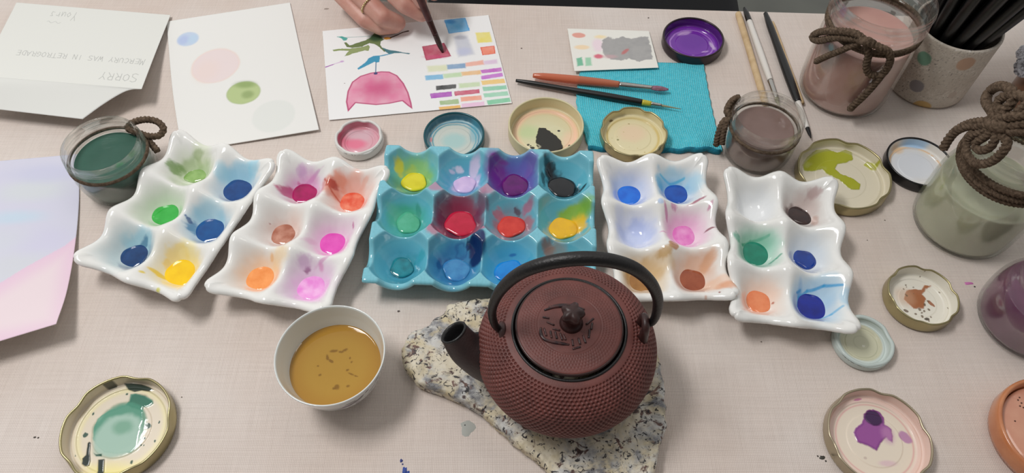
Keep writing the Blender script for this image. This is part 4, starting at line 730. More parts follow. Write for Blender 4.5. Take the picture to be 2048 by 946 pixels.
palette('turquoise glazed twelve-cup egg tray full of paints in the centre', -.0222, .3502, -2.2, .0431, .0437, 4, 3, 't', TQ, ptq, [
    (0, 0, 0, 0, 9.6, 9.0, .1, 7.0, (232, 218, 44), (220, 204, 30), 'lemon yellow paint'), (1, 0, 1, -1, 9.2, 7.6, 0, 6.4, (224, 196, 236), (206, 180, 226), 'pale lilac paint'), (2, 0, 1.5, -1, 11, 10, 0, 7.6, (104, 8, 112), (86, 4, 96), 'deep purple paint'), (3, 0, -1, -1, 11, 9.6, -.2, 7.2, (22, 24, 28), (32, 34, 38), 'black paint'),
    (0, 1, 0, 0, 9.2, 9.2, 0, 6.4, (74, 172, 134), (90, 184, 150), 'sea green paint'), (1, 1, 1, 0, 12.2, 10.8, 0, 8.0, (204, 26, 66), (190, 18, 56), 'crimson paint'), (2, 1, 0, -.5, 10.6, 9.2, 0, 7.0, (222, 66, 54), (206, 46, 40), 'coral red paint'), (3, 1, 0, -1, 10.4, 9.6, 0, 7.2, (244, 188, 26), (232, 176, 40), 'yellow orange paint'),
    (0, 2, 0, 0, 8.8, 8.0, 0, 6.2, (28, 138, 152), (14, 100, 112), 'dark teal paint'), (1, 2, 1, -1, 9.8, 9.2, 0, 6.8, (70, 148, 200), (50, 120, 180), 'steel blue paint'), (2, 2, 0, -1, 10.4, 9.6, 0, 7.0, (10, 142, 224), (6, 124, 208), 'azure blue paint')], None)

# ------------------------------------------------------------------ glass jars of paint water
glass = glass_mat('clear_glass'); twine_m = mat('grey_twine', (122, 104, 88), .95, noise=((84, 70, 58), 420, .35, .65), bump=(1500, .8), spec=.1)
def rope(name, pts, r, parent, m=None): return tube(name, pts, r, m or twine_m, parent, seg=18, step=.0007, twist=(3, 130 * .0022 / r, .42))
def jar(label, c, prof, wall, level, wcol, wcol2=None, name='jar', group='jars of murky paint water', rings=(), cat='jar', water=True):
    """prof: outer (r, z) from the foot to the lip; rings: heights of moulded thread rings"""
    root = thing(name, c, label, cat, group)
    P = resample([(r, z, 0) for r, z in prof], n=90)[:, :2]
    out = P.copy()
    for zr, h in rings: out[:, 0] += h * np.exp(-((out[:, 1] - zr) / .0011) ** 2)
    inn = P.copy(); inn[:, 0] -= wall; inn = inn[inn[:, 1] > .0045][::-1]
    top = prof[-1]
    lip = [(top[0] - wall / 2 + wall / 2 * math.cos(a), top[1] + wall / 2 * math.sin(a)) for a in np.linspace(.3, PI - .3, 7)]
    zb = .0045; rb = np.interp(zb, P[:, 1], P[:, 0]) - wall
    full = [(0.0, .0012), (P[0, 0] * .8, .0008), (P[0, 0] * .93, 0.0)] + [tuple(q) for q in out] + lip + [tuple(q) for q in inn] + [(rb * .93, .0038), (rb * .5, .0042), (0.0, .0044)]
    lathe('glass', full, glass, root, 128)
    if water:
        g = .0003; zz = np.linspace(.0062, level, 40)
        rr = np.interp(zz, P[:, 1], P[:, 0]) - wall - g
        wp = [(0.0, .0047), (rb * .5, .0048), (rr[0] * .93, .0050)] + [(a, b) for a, b in zip(rr, zz)] + [(rr[-1] - .0002, level + .0003), (rr[-1] - .0012, level - .0002), (rr[-1] * .7, level - .0004), (0.0, level - .0004)]
        lathe('paint_water', wp, mat('water_%02x%02x%02x' % wcol, wcol, .04, noise=((wcol2 or wcol), 28, .35, .7), sss=.15), root, 128)
    root['n_'] = 0.0
    del root['n_']
    return root
def circle(r, z, a0=0, a1=2 * PI, n=40, dz=0.0): return [(r * math.cos(a), r * math.sin(a), z + dz * math.sin(a)) for a in np.linspace(a0, a1, n)]

# green jar on the left
c = at(252, 362, 0)
jg = jar('small open jar of dark green water at the left, next to the white egg tray', c, [(.0285, .001), (.031, .004), (.0328, .012), (.0335, .022), (.0328, .029), (.0305, .0335), (.0298, .036), (.0312, .0375), (.0318, .040), (.0312, .0425), (.0312, .0455), (.0315, .0485)], .0026, .0315, (56, 98, 84), (44, 84, 70), rings=((.0395, .0011), (.0440, .0011)))
rope('twine', circle(.0318, .0342), .0013, jg)
def free(c, pts): return [at(x, y, z) - c for x, y, z in pts]
rope('bow_loop', free(c, [(254, 256, .036), (266, 245, .038), (290, 239, .040), (314, 243, .038), (327, 257, .035), (318, 271, .033), (296, 272, .034), (273, 264, .036), (256, 258, .036)]), .0027, jg)
rope('bow_tail', free(c, [(256, 256, .035), (278, 268, .033), (298, 283, .030), (315, 302, .027)]), .0027, jg)
# purple-grey jar
c = at(1508, 306, 0)
jp = jar('open jar of purple-grey water with twine at its neck, behind the white egg trays', c, [(.0265, .001), (.0285, .004), (.0302, .010), (.0308, .018), (.0304, .026), (.0285, .032), (.0278, .0345), (.0292, .036), (.030, .0385), (.0296, .041), (.0296, .0445), (.0300, .0485)], .0024, .0335, (136, 112, 106), (116, 92, 84), rings=((.0385, .0011), (.0440, .0012)))
rope('twine', circle(.0296, .0335), .0013, jp)
p0 = Vector((.030 * math.cos(2.85), .030 * math.sin(2.85), .036))
rope('bow_loop', [p0, p0 + Vector((-.003, .006, .003)), p0 + Vector((.002, .015, .006)), p0 + Vector((.009, .020, .005)), p0 + Vector((.004, .015, .001)), p0 + Vector((0, .005, 0))], .0026, jp)
rope('bow_tail', [p0, p0 + Vector((-.006, -.002, -.002)), p0 + Vector((-.0095, -.008, -.010)), p0 + Vector((-.0095, -.012, -.022))], .0026, jp)
rope('bow_tail', [p0, p0 + Vector((-.004, -.004, 0)), p0 + Vector((-.006, -.010, -.008)), p0 + Vector((-.0055, -.014, -.018))], .0024, jp)
# tall pink jar
c = at(1680, 182, 0)
jk = jar('tall open jar of dusty pink water tied with a twine bow', c, [(.037, .001), (.0398, .004), (.0412, .012), (.0416, .03), (.0416, .052), (.0412, .066), (.0395, .074), (.0382, .079), (.0385, .084), (.041, .087), (.0418, .091), (.041, .095), (.0412, .101), (.0418, .107)], .0026, .070, (212, 168, 158), (202, 156, 148), rings=((.0905, .0013), (.097, .0012), (.1035, .0012)))
rope('twine', circle(.0399, .0795), .0018, jk); rope('twine', circle(.0402, .0832, dz=.0006), .0018, jk)
def onj(c, pts, R0=.0445):
    out = []
    for q in pts:
        R_ = q[2] if len(q) > 2 else R0; a, z = on_cyl(q[0], q[1], c.x, c.y, R_); out.append(Vector((R_ * math.cos(a), R_ * math.sin(a), z)))
    return out
rope('bow_loop', onj(c, [(1729, 80), (1708, 66, .046), (1672, 62, .046), (1640, 64, .0465), (1625, 74, .0465), (1638, 81, .046), (1672, 75, .0455), (1708, 77, .045), (1730, 82)]), .0029, jk)
rope('bow_tail', onj(c, [(1729, 80), (1702, 92), (1672, 105), (1650, 114), (1632, 123)]), .0026, jk)
rope('bow_loop', onj(c, [(1730, 80), (1737, 106), (1733, 128), (1735, 143), (1747, 151), (1765, 148), (1779, 126, .046), (1778, 105, .046), (1758, 94, .046), (1732, 81)]), .0029, jk)
rope('bow_tail', onj(c, [(1764, 148, .046), (1752, 164, .0455), (1729, 190, .045), (1712, 206), (1699, 219)]), .0030, jk)
rope('knot', onj(c, [(1718, 78, .046), (1726, 82, .0475), (1736, 83, .0475), (1744, 88, .046)]), .0034, jk)
# large sage jar on the right
c = at(1917, 447, 0)
js = jar('large jar of sage green water with a shaggy twine bow at the right edge', c, [(.0365, .001), (.0390, .004), (.0402, .012), (.0405, .03), (.0405, .045), (.0395, .056), (.0365, .066), (.033, .073), (.0318, .078), (.033, .082), (.034, .088), (.0335, .094), (.0338, .102)], .0024, .052, (208, 208, 182), (192, 192, 166), rings=((.088, .0007), (.096, .0007)))
for k in range(4): rope('twine', circle(.0345 + .0008 * (k % 2), .0735 + .0030 * k, dz=.001 * (-1) ** k), .0025, js)
K_ = (1996, 248, .042)
for nm, pts, r in [('bow_loop', [K_, (1965, 262, .043), (1938, 276, .044), (1932, 300, .045), (1942, 320, .045), (1960, 328, .045), (1984, 322, .045), (2004, 305, .045), (2014, 286, .044), (2004, 268, .043), K_], .0030),
        ('bow_loop', [K_, (1975, 270, .043), (1952, 286, .044), (1958, 300, .0445), (1978, 296, .0445), (1990, 278, .0435), K_], .0028),
        ('bow_tail', [K_, (1965, 250, .044), (1936, 252, .047), (1912, 262, .050), (1896, 280, .051), (1886, 298, .051)], .0031),
        ('bow_tail', [K_, (1970, 242, .044), (1940, 246, .047), (1915, 258, .049), (1902, 272, .050)], .0027),
        ('bow_loop', [K_, (1985, 225, .042), (1972, 202, .042), (1978, 182, .042), (2000, 172, .041), (2022, 180, .040), (2026, 200, .040), (2006, 226, .041), K_], .0031),
        ('bow_loop', [K_, (2000, 228, .042), (1996, 206, .042), (2010, 192, .041), (2040, 190, .040), (2054, 204, .040), (2030, 228, .041), K_], .0030),
        ('bow_tail', [K_, (2022, 250, .042), (2046, 246, .041), (2070, 248, .040)], .0030), ('bow_tail', [K_, (2020, 262, .042), (2044, 262, .041), (2068, 270, .040)], .0030), ('bow_tail', [(1976, 240, .041), (2004, 236, .043), (2030, 232, .043), (2058, 228, .041)], .0030),
        ('knot', [(1982, 246, .042), (1992, 250, .044), (2004, 252, .044), (2014, 250, .042)], .0042)]:
    rope(nm, onj(c, pts), r, js)
# purple jar at the right edge
c = at(2044, 644, 0)
jv = jar('rounded jar of plum purple water cut off by the right edge', c, [(.032, .001), (.0355, .005), (.0372, .014), (.0375, .026), (.0362, .036), (.033, .044), (.030, .048), (.0295, .052), (.031, .056), (.0312, .066)], .0022, .040, (132, 84, 112), (108, 64, 94), rings=((.06, .0006),))
# orange dish at the lower right
c = at(2086, 882, 0)
om = mat('orange_glaze', (204, 134, 90), .22, coat=.3, noise=((188, 114, 72), 60, .4, .7))
od = thing('dish', c, 'shallow orange dish of pinkish paint at the lower right corner', 'dish')
lathe('bowl', [(0, 0), (.033, 0), (.0375, .002), (.0392, .007), (.0395, .015), (.0392, .0185), (.038, .0198), (.0365, .0192), (.0358, .017), (.035, .010), (.033, .005), (.02, .004), (0, .004)], om, od, 128)
lathe('paint', [(0.0, .0085), (.0345, .0085), (.0346, .013), (.034, .0134), (.02, .0132), (0, .0132)], mat('apricot_paint', (214, 158, 132), .08, coat=.3, noise=((202, 138, 114), 45, .35, .7)), od, 96)
for i, (px, py) in enumerate([(2036, 800), (2043, 806), (2047, 815), (2040, 812), (2030, 842), (2039, 795)]):
    q = at(px, py, .0134) - c; o = lathe('pigment_grain', [(0.0, -.0002), (.0006, 0), (.0004, .0004), (0, .0005)], mat('dark_grain', (92, 66, 56), .7), od, 10); o.location = (q.x, q.y, .0134)

# ------------------------------------------------------------------ terrazzo cup with black brushes
CX, CY = at(1848, 165, 0)[:2]; RC = .0372
tc_ = thing('terrazzo_cup', (CX, CY, T), 'speckled terrazzo cup with coloured dots, holding black brushes', 'cup')
prof = resample([(r, z, 0) for r, z in [(.0355, .0005), (.0368, .003), (.0372, .012), (.0374, .06), (.0376, .0695), (.0370, .0712), (.0350, .0712), (.0345, .0695), (.0342, .03), (.0338, .008), (.03, .006)]], n=150, smooth=False)[:, :2]
ths = np.arange(300) * 2 * PI / 300; R2 = prof[:, :1].repeat(300, 1); Z2 = prof[:, 1:2].repeat(300, 1); TH2 = ths[None].repeat(150, 0)
pt = Paint(TH2 * RC, Z2, (208, 198, 186)); outer = (np.arange(150)[:, None].repeat(300, 1) < 95).ravel()
n1 = vn(pt.X * 1500, pt.Y * 1500, 5); pt.lay((n1 > .80).astype(float), (150, 140, 130), .6); pt.lay((vn(pt.X * 1100, pt.Y * 1100, 9) > .84).astype(float), (236, 230, 222), .7); pt.lay((vn(pt.X * 800, pt.Y * 800, 12) > .93).astype(float), (80, 74, 70), .8)
pt.lay(sst(.4, .7, fbm(pt.X * 60, pt.Y * 60, 2)), (190, 176, 162), .35)
for px, py, r, col in ((1848, 117, .0068, (112, 158, 134)), (1833, 172, .0066, (142, 136, 140)), (1842, 216, .0085, (206, 168, 104)), (1932, 128, .0075, (196, 158, 132)), (1905, 190, .004, (196, 180, 168)), (1790, 205, .006, (170, 180, 168))):
    th, zz = on_cyl(px, py, CX, CY, RC); th %= 2 * PI
    pt.blob((th * RC, zz), r, r, col, .95 * 1, 0, .08, .06)
me = mesh('cup_body', np.vstack([np.stack([R2 * np.cos(TH2), R2 * np.sin(TH2), Z2], -1).reshape(-1, 3), [(0, 0, .0004), (0, 0, .0058)]]), gridF(300, 150, True)); bm = bmesh.new(); bm.from_mesh(me); bm.verts.ensure_lookup_table()
bv = bm.verts[-2:]; 
for i in range(300):
    bm.faces.new((bv[0], bm.verts[(i + 1) % 300], bm.verts[i])); bm.faces.new((bv[1], bm.verts[149 * 300 + i], bm.verts[149 * 300 + (i + 1) % 300]))
bm.to_mesh(me); bm.free(); paintattr(me, np.vstack([pt.col, [pt.col[0]] * 2])); link('cup_body', me, matv('terrazzo', .55, .2, bump=(900, .25)), tc_)
hb = mat('black_handle', (14, 14, 15), .38, coat=.15); ferr = mat('steel_ferrule', (190, 188, 184), .25, 1.0)
g = np.random.default_rng(4)
spots = [(0, 0)] + [(.0095, k * 2 * PI / 5 + .2) for k in range(5)] + [(.0175, k * 2 * PI / 10) for k in range(10)] + [(.0268, k * 2 * PI / 15 + .1) for k in range(15)]
for i, (rr, aa) in enumerate(spots):
    ox, oy = rr * math.cos(aa), rr * math.sin(aa); L = .165 + .02 * g.uniform(); zt = .0625
    foot = Vector((ox * .52 - .009, oy * .55, .0078)); topp = Vector((ox * 1.0 + .0008, oy * 1.0, .0712)); d = (topp - foot).normalized()
    root = thing('paintbrush', Vector((CX, CY, T)) + foot, 'black brush standing in the speckled terrazzo cup', 'brush', 'black brushes in the terrazzo cup')
    tube('bristles', [d * .0, d * .006, d * .016], [.0010, .0020, .0022], mat('dark_bristle', (40, 30, 26), .8), root, seg=10, step=.003)
    tube('ferrule', [d * .015, d * .03, d * .036], [.0022, .0026, .0028], ferr, root, seg=12, step=.003)
    tube('handle', [d * .035, d * .05, d * .08, d * (L - .01), d * (L - .002), d * L], [.0026, .0032, .0047, .0060, .0053, .0022], hb, root, seg=14, step=.004)
# brown jar under a silvery lace doily, behind
c = at(2070, 212, 0)
lj = thing('covered_jar', c, 'amber brown jar under a silvery lace doily at the right edge', 'jar')
lathe('jar_body', [(0, 0), (.026, 0), (.0285, .003), (.029, .03), (.028, .042), (.026, .048), (.026, .056), (.0, .056)], mat('amber_brown', (128, 88, 62), .3, coat=.3, noise=((96, 64, 46), 30, .4, .7)), lj, 72)
def lmod(Rr, Z, TH):
    f = sst(.025, .04, Rr)
    return Rr + f * (.0022 * np.sin(9 * TH) + .0012 * np.abs(np.sin(22 * TH))), Z + f * .003 * np.cos(9 * TH)
lace = mat('silver_lace', (196, 196, 204), .5, .25, noise=((120, 118, 124), 420, .45, .6), bump=(700, .9))
lathe('doily', [(0, .0575), (.015, .0578), (.024, .0574), (.028, .055), (.032, .050), (.037, .046), (.0395, .0425), (.0392, .0418), (.0365, .0448), (.031, .049), (.027, .0535), (.023, .0562), (0, .0563)], lace, lj, 180, lmod)

# ------------------------------------------------------------------ paintbrushes on the table
def brush(label, A, B, parts, name='paintbrush', group=None, root_at=None, lay_z=True):
    """parts: (part name, t0, t1, [radii], material, flat) along A -> B (world)"""
    A, B = Vector(A), Vector(B); root = thing(name, (A + B) / 2 if root_at is None else root_at, label, 'brush', group); o = root.location
    for pn, t0, t1, rad, m, flat in parts:
        pts = [A.lerp(B, t0 + (t1 - t0) * k / (len(rad) - 1)) - o for k in range(len(rad))]
        tube(pn, pts, rad, m, root, seg=18, step=.0015, flat=flat)
    return root
def translucent(name, col):
    m = bpy.data.materials.new(name); m.use_nodes = True; nt = m.node_tree; p = nt.nodes['Principled BSDF']; p.inputs['Base Color'].default_value = L4(col); p.inputs['Roughness'].default_value = .15; p.inputs['Coat Weight'].default_value = .4
    t = nt.nodes.new('ShaderNodeBsdfTransparent'); t.inputs['Color'].default_value = L4((250, 190, 160)); x = nt.nodes.new('ShaderNodeMixShader'); x.inputs[0].default_value = .38
    nt.links.new(p.outputs[0], x.inputs[1]); nt.links.new(t.outputs[0], x.inputs[2]); nt.links.new(x.outputs[0], nt.nodes['Material Output'].inputs[0]); return m
coral = translucent('coral_acrylic', (218, 128, 98)); mauve_b = mat('mauve_bristle', (150, 104, 128), .7, noise=((120, 84, 92), 300, .4, .6)); brist = mat('grey_bristle', (150, 150, 120), .7); yel = mat('olive_band', (196, 184, 60), .35)
brush('coral handled flat paintbrush lying across the turquoise cloth', at(1066, 151, .0055), at(1337, 179, .0075), [('handle', 0, .64, [.0022, .0034, .0038, .0040, .0042, .0042, .0041, .0039, .0036, .0031], coral, None), ('ferrule', .64, .88, [.0030, .0029, .0026, .0024], ferr, (1, .8)), ('bristles', .875, 1.0, [.0023, .0030, .0026, .0010], mauve_b, (1.1, .55))])
brush('thin black handled paintbrush with a fine tip lying across the turquoise cloth', at(1032, 161, .004), at(1362, 218, .0062), [('handle', 0, .77, [.0016, .0025, .0026, .0027, .0030, .0033, .0034, .0033, .0030], hb, None), ('grip_band', .77, .825, [.0028, .0027, .0025], yel, None), ('ferrule', .82, .885, [.0022, .0018], ferr, None), ('bristles', .88, 1.0, [.0014, .0008, .0003], brist, None)])
woodp = mat('bare_pale_wood', (216, 190, 150), .6, noise=((196, 166, 124), 90, .35, .65)); white_l = mat('white_lacquer', (226, 222, 216), .3)
E1 = at(1622, 276, .0035)
brush('black handled paintbrush, its tip showing past the purple-grey jar', at(1531, 27, .0042), E1, [('handle', 0, .74, [.0022, .0034, .0036, .0038, .0041, .0042, .0040, .0034], hb, None), ('ferrule', .74, .93, [.0028, .0026, .0022], white_l, None), ('bristles', .93, 1.0, [.0019, .0015, .0004], mat('black_bristle', (20, 18, 18), .6), None)])
brush('white handled paintbrush with a black end, near the far table edge', at(1489, 16, .0042), at(1558, 212, .0032), [('handle_end', 0, .15, [.0014, .0026, .0029, .0030], hb, None), ('handle', .15, .76, [.0029, .0031, .0033, .0034, .0032, .0028], white_l, None), ('ferrule', .76, .93, [.0026, .0022], ferr, None), ('bristles', .93, 1, [.0020, .0014, .0004], brist, None)])
def stick(label, A, B, r):
    A, B = Vector(A), Vector(B); o = tube('wooden_stick', [A - A, (B - A) * .02, (B - A) * .5, (B - A) * .98, B - A], [r * .7, r, r, r, r * .7], woodp, None, seg=16, step=.002); o.location = A
    return tag(o, label, 'stick')
stick('pale bare wooden stick left of the white handled brush', at(1477, 29, .0032), at(1530, 205, .0032), .0032)
stick('pale bare wooden stick right of the black handled brush', at(1545, 48, .0028), at(1603, 205, .0028), .0024)

# ------------------------------------------------------------------ teacup
cc = at(660, 708, .045); CXc, CYc = cc.x, cc.y
cup = thing('teacup', (CXc, CYc, T), 'small white porcelain teacup of golden tea, left of the stone slab', 'cup')
cp = resample([(r, z, 0) for r, z in [(0.0, .0022), (.014, .0022), (.0165, .0005), (.0185, .0), (.0195, .0012), (.0197, .004), (.0235, .0075), (.0285, .0145), (.0325, .024), (.0355, .0345), (.0378, .0448), (.0381, .0458), (.0376, .0464), (.0366, .0458), (.0342, .035), (.0312, .0245), (.0272, .0155), (.022, .009), (.014, .0062), (0.0, .0058)]], n=220, smooth=False)[:, :2]
k = np.ones(5) / 5; cps = cp.copy()
for ax in (0, 1): cps[2:-2, ax] = np.convolve(cp[:, ax], k, 'valid')
cp = cps; ths = np.arange(240) * 2 * PI / 240; R2 = cp[:, :1].repeat(240, 1); Z2 = cp[:, 1:2].repeat(240, 1); TH2 = ths[None].repeat(len(cp), 0)
pt = Paint(TH2 * .034, Z2, (226, 230, 228)); half = int(np.argmax(cp[:, 1]))
off = (np.arange(len(cp))[:, None].repeat(240, 1) > half).ravel(); pt.Y = np.where(off, 9, pt.Y)
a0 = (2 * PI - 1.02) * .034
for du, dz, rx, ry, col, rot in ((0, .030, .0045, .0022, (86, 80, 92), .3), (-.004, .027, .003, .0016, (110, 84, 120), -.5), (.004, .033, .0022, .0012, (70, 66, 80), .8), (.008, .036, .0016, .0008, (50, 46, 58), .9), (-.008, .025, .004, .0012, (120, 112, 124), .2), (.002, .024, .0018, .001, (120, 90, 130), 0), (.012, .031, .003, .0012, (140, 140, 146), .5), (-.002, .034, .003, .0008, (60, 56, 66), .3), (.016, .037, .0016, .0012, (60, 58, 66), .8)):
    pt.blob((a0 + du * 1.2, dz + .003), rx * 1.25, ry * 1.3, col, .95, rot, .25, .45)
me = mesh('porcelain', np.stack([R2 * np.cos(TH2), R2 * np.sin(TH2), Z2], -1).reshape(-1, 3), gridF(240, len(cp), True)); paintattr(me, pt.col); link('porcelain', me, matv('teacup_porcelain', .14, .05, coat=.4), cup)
tz = .0265; tr = float(np.interp(tz, cp[half:][::-1, 1], cp[half:][::-1, 0])) + .0001
nr_, na = 70, 200; rr = np.linspace(.00001, 1, nr_) * tr; aa = np.arange(na) * 2 * PI / na
X = rr[:, None] * np.cos(aa); Y = rr[:, None] * np.sin(aa); pt = Paint(X + CXc, Y + CYc, (176, 136, 54))
d = np.hypot(pt.X - CXc, pt.Y - CYc) / tr; pt.lay(sst(.55, 1.0, d), (164, 116, 40), .6)
for px, py, rx, ry, rot in ((668, 702, 2.6, 1.1, .1), (690, 700, 2.2, 1.0, .4), (682, 704, 1.8, .8, 0), (655, 715, 1.0, 2.2, .3), (662, 722, 2.0, 1.0, -.6), (636, 732, .8, .7, 0), (640, 750, 1.2, .8, .2), (695, 740, 1.2, .8, .4), (702, 748, 2.4, .6, -.4), (674, 774, 1.8, 2.0, .3), (668, 777, 1.2, .8, 0), (696, 772, 1.1, .9, .3), (700, 716, .6, .9, 0), (712, 752, 1.4, .5, -.3), (703, 724, .7, .8, 0)): pt.blob(at(px, py, tz), rx * .001, ry * .001, (118, 80, 22), .75, rot, .35, .4)
rim = np.where(np.arange(nr_) > nr_ - 3, .0004 * (np.arange(nr_) - nr_ + 3) / 2, 0)[:, None].repeat(na, 1)
V = np.stack([X, Y, tz + rim], -1).reshape(-1, 3); me = mesh('tea', V, [tuple(f) for f in gridF(na, nr_, True)] + [tuple(range(na - 1, -1, -1))]); paintattr(me, pt.col); link('tea', me, matv('golden_tea', .03, .02, coat=.2), cup)

# ------------------------------------------------------------------ granite slab
def granite():
    m = bpy.data.materials.new('granite'); m.use_nodes = True; nt = m.node_tree; N = nt.nodes; K = nt.links; p = N['Principled BSDF']; p.inputs['Roughness'].default_value = .6
    tc = N.new('ShaderNodeTexCoord')
    def noise(s, d=4, dist=0.0):
        n = N.new('ShaderNodeTexNoise'); n.inputs['Scale'].default_value = s; n.inputs['Detail'].default_value = d; n.inputs['Distortion'].default_value = dist; n.inputs['Roughness'].default_value = .62; K.new(tc.outputs['Object'], n.inputs['Vector']); return n
    def ramp(src, a, b, ca, cb):
        r = N.new('ShaderNodeValToRGB'); r.color_ramp.elements[0].position = a; r.color_ramp.elements[1].position = b; r.color_ramp.elements[0].color = ca if len(ca) == 4 else L4(ca); r.color_ramp.elements[1].color = cb if len(cb) == 4 else L4(cb); K.new(src, r.inputs[0]); return r.outputs[0]
    def mix(fac, a, b):
        x = N.new('ShaderNodeMix'); x.data_type = 'RGBA'; K.new(fac, x.inputs[0]); K.new(a, x.inputs[6]); K.new(b, x.inputs[7]); return x.outputs[2]
    base = ramp(noise(55).outputs[0], .35, .65, (200, 186, 152), (224, 216, 198))
    grey = ramp(noise(110).outputs[0], .4, .6, (120, 120, 124), (205, 204, 200)); W0, W1 = (0, 0, 0, 1), (1, 1, 1, 1)
    c1 = mix(ramp(noise(42, 6, .5).outputs[0], .50, .60, W0, W1), base, grey)
    brown = ramp(noise(200).outputs[0], .4, .6, (66, 48, 46), (122, 92, 82)); c2 = mix(ramp(noise(120, 5, .8).outputs[0], .575, .63, W0, W1), c1, brown)
    blk = ramp(noise(300).outputs[0], .4, .6, (26, 24, 28), (60, 56, 58)); c3 = mix(ramp(noise(190, 6, 1.5).outputs[0], .565, .61, W0, W1), c2, blk)
    K.new(c3, p.inputs['Base Color']); b = N.new('ShaderNodeBump'); b.inputs['Strength'].default_value = .40; b.inputs['Distance'].default_value = .0008; K.new(noise(260, 6).outputs[0], b.inputs['Height']); K.new(b.outputs[0], p.inputs['Normal']); return m
SH = .0145
oc = at(1115, 775, SH)
outline = [(803, 690), (815, 665), (850, 650), (880, 625), (900, 606), (940, 596), (975, 592), (1050, 590), (1150, 600), (1250, 640), (1310, 690), (1328, 745), (1332, 800), (1336, 850), (1322, 890), (1310, 940), (1290, 985), (1200, 1000), (1120, 965), (1090, 930), (1062, 905), (1030, 882), (1000, 858), (965, 822), (930, 800), (880, 780), (832, 762), (812, 735), (802, 712)]
op = np.array([tuple((at(x, y, SH) - oc)[:2]) for x, y in outline]); an = np.arctan2(op[:, 1], op[:, 0]); rd = np.hypot(op[:, 0], op[:, 1]); o_ = np.argsort(an); an, rd = an[o_], rd[o_]
na, nr_ = 520, 90; tt = np.linspace(-PI, PI, na, endpoint=False); rb = np.interp(tt, np.r_[an[-1] - 2 * PI, an, an[0] + 2 * PI], np.r_[rd[-1], rd, rd[0]])
rb = rb * (1 + .016 * (fbm(np.cos(tt) * 14 + 30, np.sin(tt) * 14 + 30, 3) - .5) * 2)
prf = np.array([(s, 1.0) for s in np.linspace(.0001, .93, 60)] + [(.955, .985), (.975, .95), (.988, .88), (.996, .78), (1.0, .62), (1.0, .45), (.995, .28), (.985, .14), (.97, .04), (.95, .0), (.5, .0), (.001, .0)])
X = prf[:, :1] * rb * np.cos(tt); Y = prf[:, :1] * rb * np.sin(tt); Z = prf[:, 1:2] * np.ones_like(X) * SH
am = (prf[:, 1:2] > .2) * np.ones_like(X); Z = Z + am * .0030 * (fbm(X * 130 + 9, Y * 130 + 9, 6, 4) - .5) * sst(.50, .75, prf[:, :1] * np.ones_like(X)); lump = .0034 * (fbm(X * 220 + 5, Z * 260 + Y * 220 + 5, 8) - .5) * (prf[:, :1] > .94); X = X + lump * np.cos(tt); Y = Y + lump * np.sin(tt)
st_ = link('stone_slab', mesh('stone_slab', np.stack([X, Y, Z], -1).reshape(-1, 3), [tuple(f) for f in gridF(na, len(prf), True)[:, ::-1]]), granite())
bm = bmesh.new(); bm.from_mesh(st_.data); bmesh.ops.recalc_face_normals(bm, faces=bm.faces); bm.to_mesh(st_.data); bm.free()
st_.location = (oc.x, oc.y, T); tag(st_, 'rough cream and grey granite slab under the teapot', 'stone')

# ------------------------------------------------------------------ cast iron teapot
TX, TYp = .0368, .2160
pot = thing('teapot', (TX, TYp, T + SH - .0002), 'round brown cast iron teapot with black handle standing on the granite slab', 'teapot')
iron = mat('brown_cast_iron', (112, 60, 54), .5, noise=((88, 46, 42), 70, .3, .75), bump=(1800, .2)); iron_d = mat('dark_brown_iron', (64, 38, 36), .38, noise=((44, 28, 28), 160, .4, .7)); iron_b = mat('black_iron', (22, 21, 22), .42, bump=(700, .25)); gloss_b = mat('worn_black_relief', (52, 38, 40), .25, noise=((86, 54, 52), 240, .45, .6))
bp = resample([(r, z, 0) for r, z in [(.0001, .0), (.02, .0), (.030, .0008), (.039, .0045), (.0475, .011), (.0545, .019), (.0588, .0275), (.0605, .036), (.0600, .0450), (.0573, .0535), (.0524, .0602), (.0468, .0645), (.0412, .0668), (.0372, .0676)]], step=.00032)[:, :2]
ND, SPD = 108, 8; seg = ND * SPD; s = np.r_[0, np.cumsum(np.hypot(*np.diff(bp, axis=0).T))]; th = np.arange(seg) * 2 * PI / seg
dr = np.gradient(bp[:, 0]); dzp = np.gradient(bp[:, 1]); nl = np.hypot(dr, dzp); nr0, nz0 = dzp / nl, -dr / nl
pitch = .00245; rown = np.round(s / pitch); fs = (s - rown * pitch)[:, None]; ph = ((th[None] * ND / (2 * PI)) + .5 * (rown[:, None] % 2)) % 1 - .5
rad = bp[:, 0][:, None]; arc = ph * 2 * PI * rad / ND; dsz = .00098 * np.clip(rad / .06, .6, 1)
dd = np.hypot(fs, arc) / dsz; msk = sst(.030, .036, s)[:, None] * (1 - sst(s[-1] - .0052, s[-1] - .004, s))[:, None]
dep = -.00100 * np.exp(-dd ** 4 * .7) * msk
R2 = rad + dep * nr0[:, None]; Z2 = bp[:, 1][:, None] + dep * nz0[:, None]
me = mesh('body', np.stack([R2 * np.cos(th), R2 * np.sin(th), Z2], -1).reshape(-1, 3), gridF(seg, len(bp), True)); link('body', me, iron, pot)
# collar the lid sits in
lathe('collar', [(.0368, .0660), (.0374, .0674), (.0374, .0682), (.0366, .0687), (.0357, .0682), (.0353, .0662), (.0351, .061)], iron_b, pot, 160)
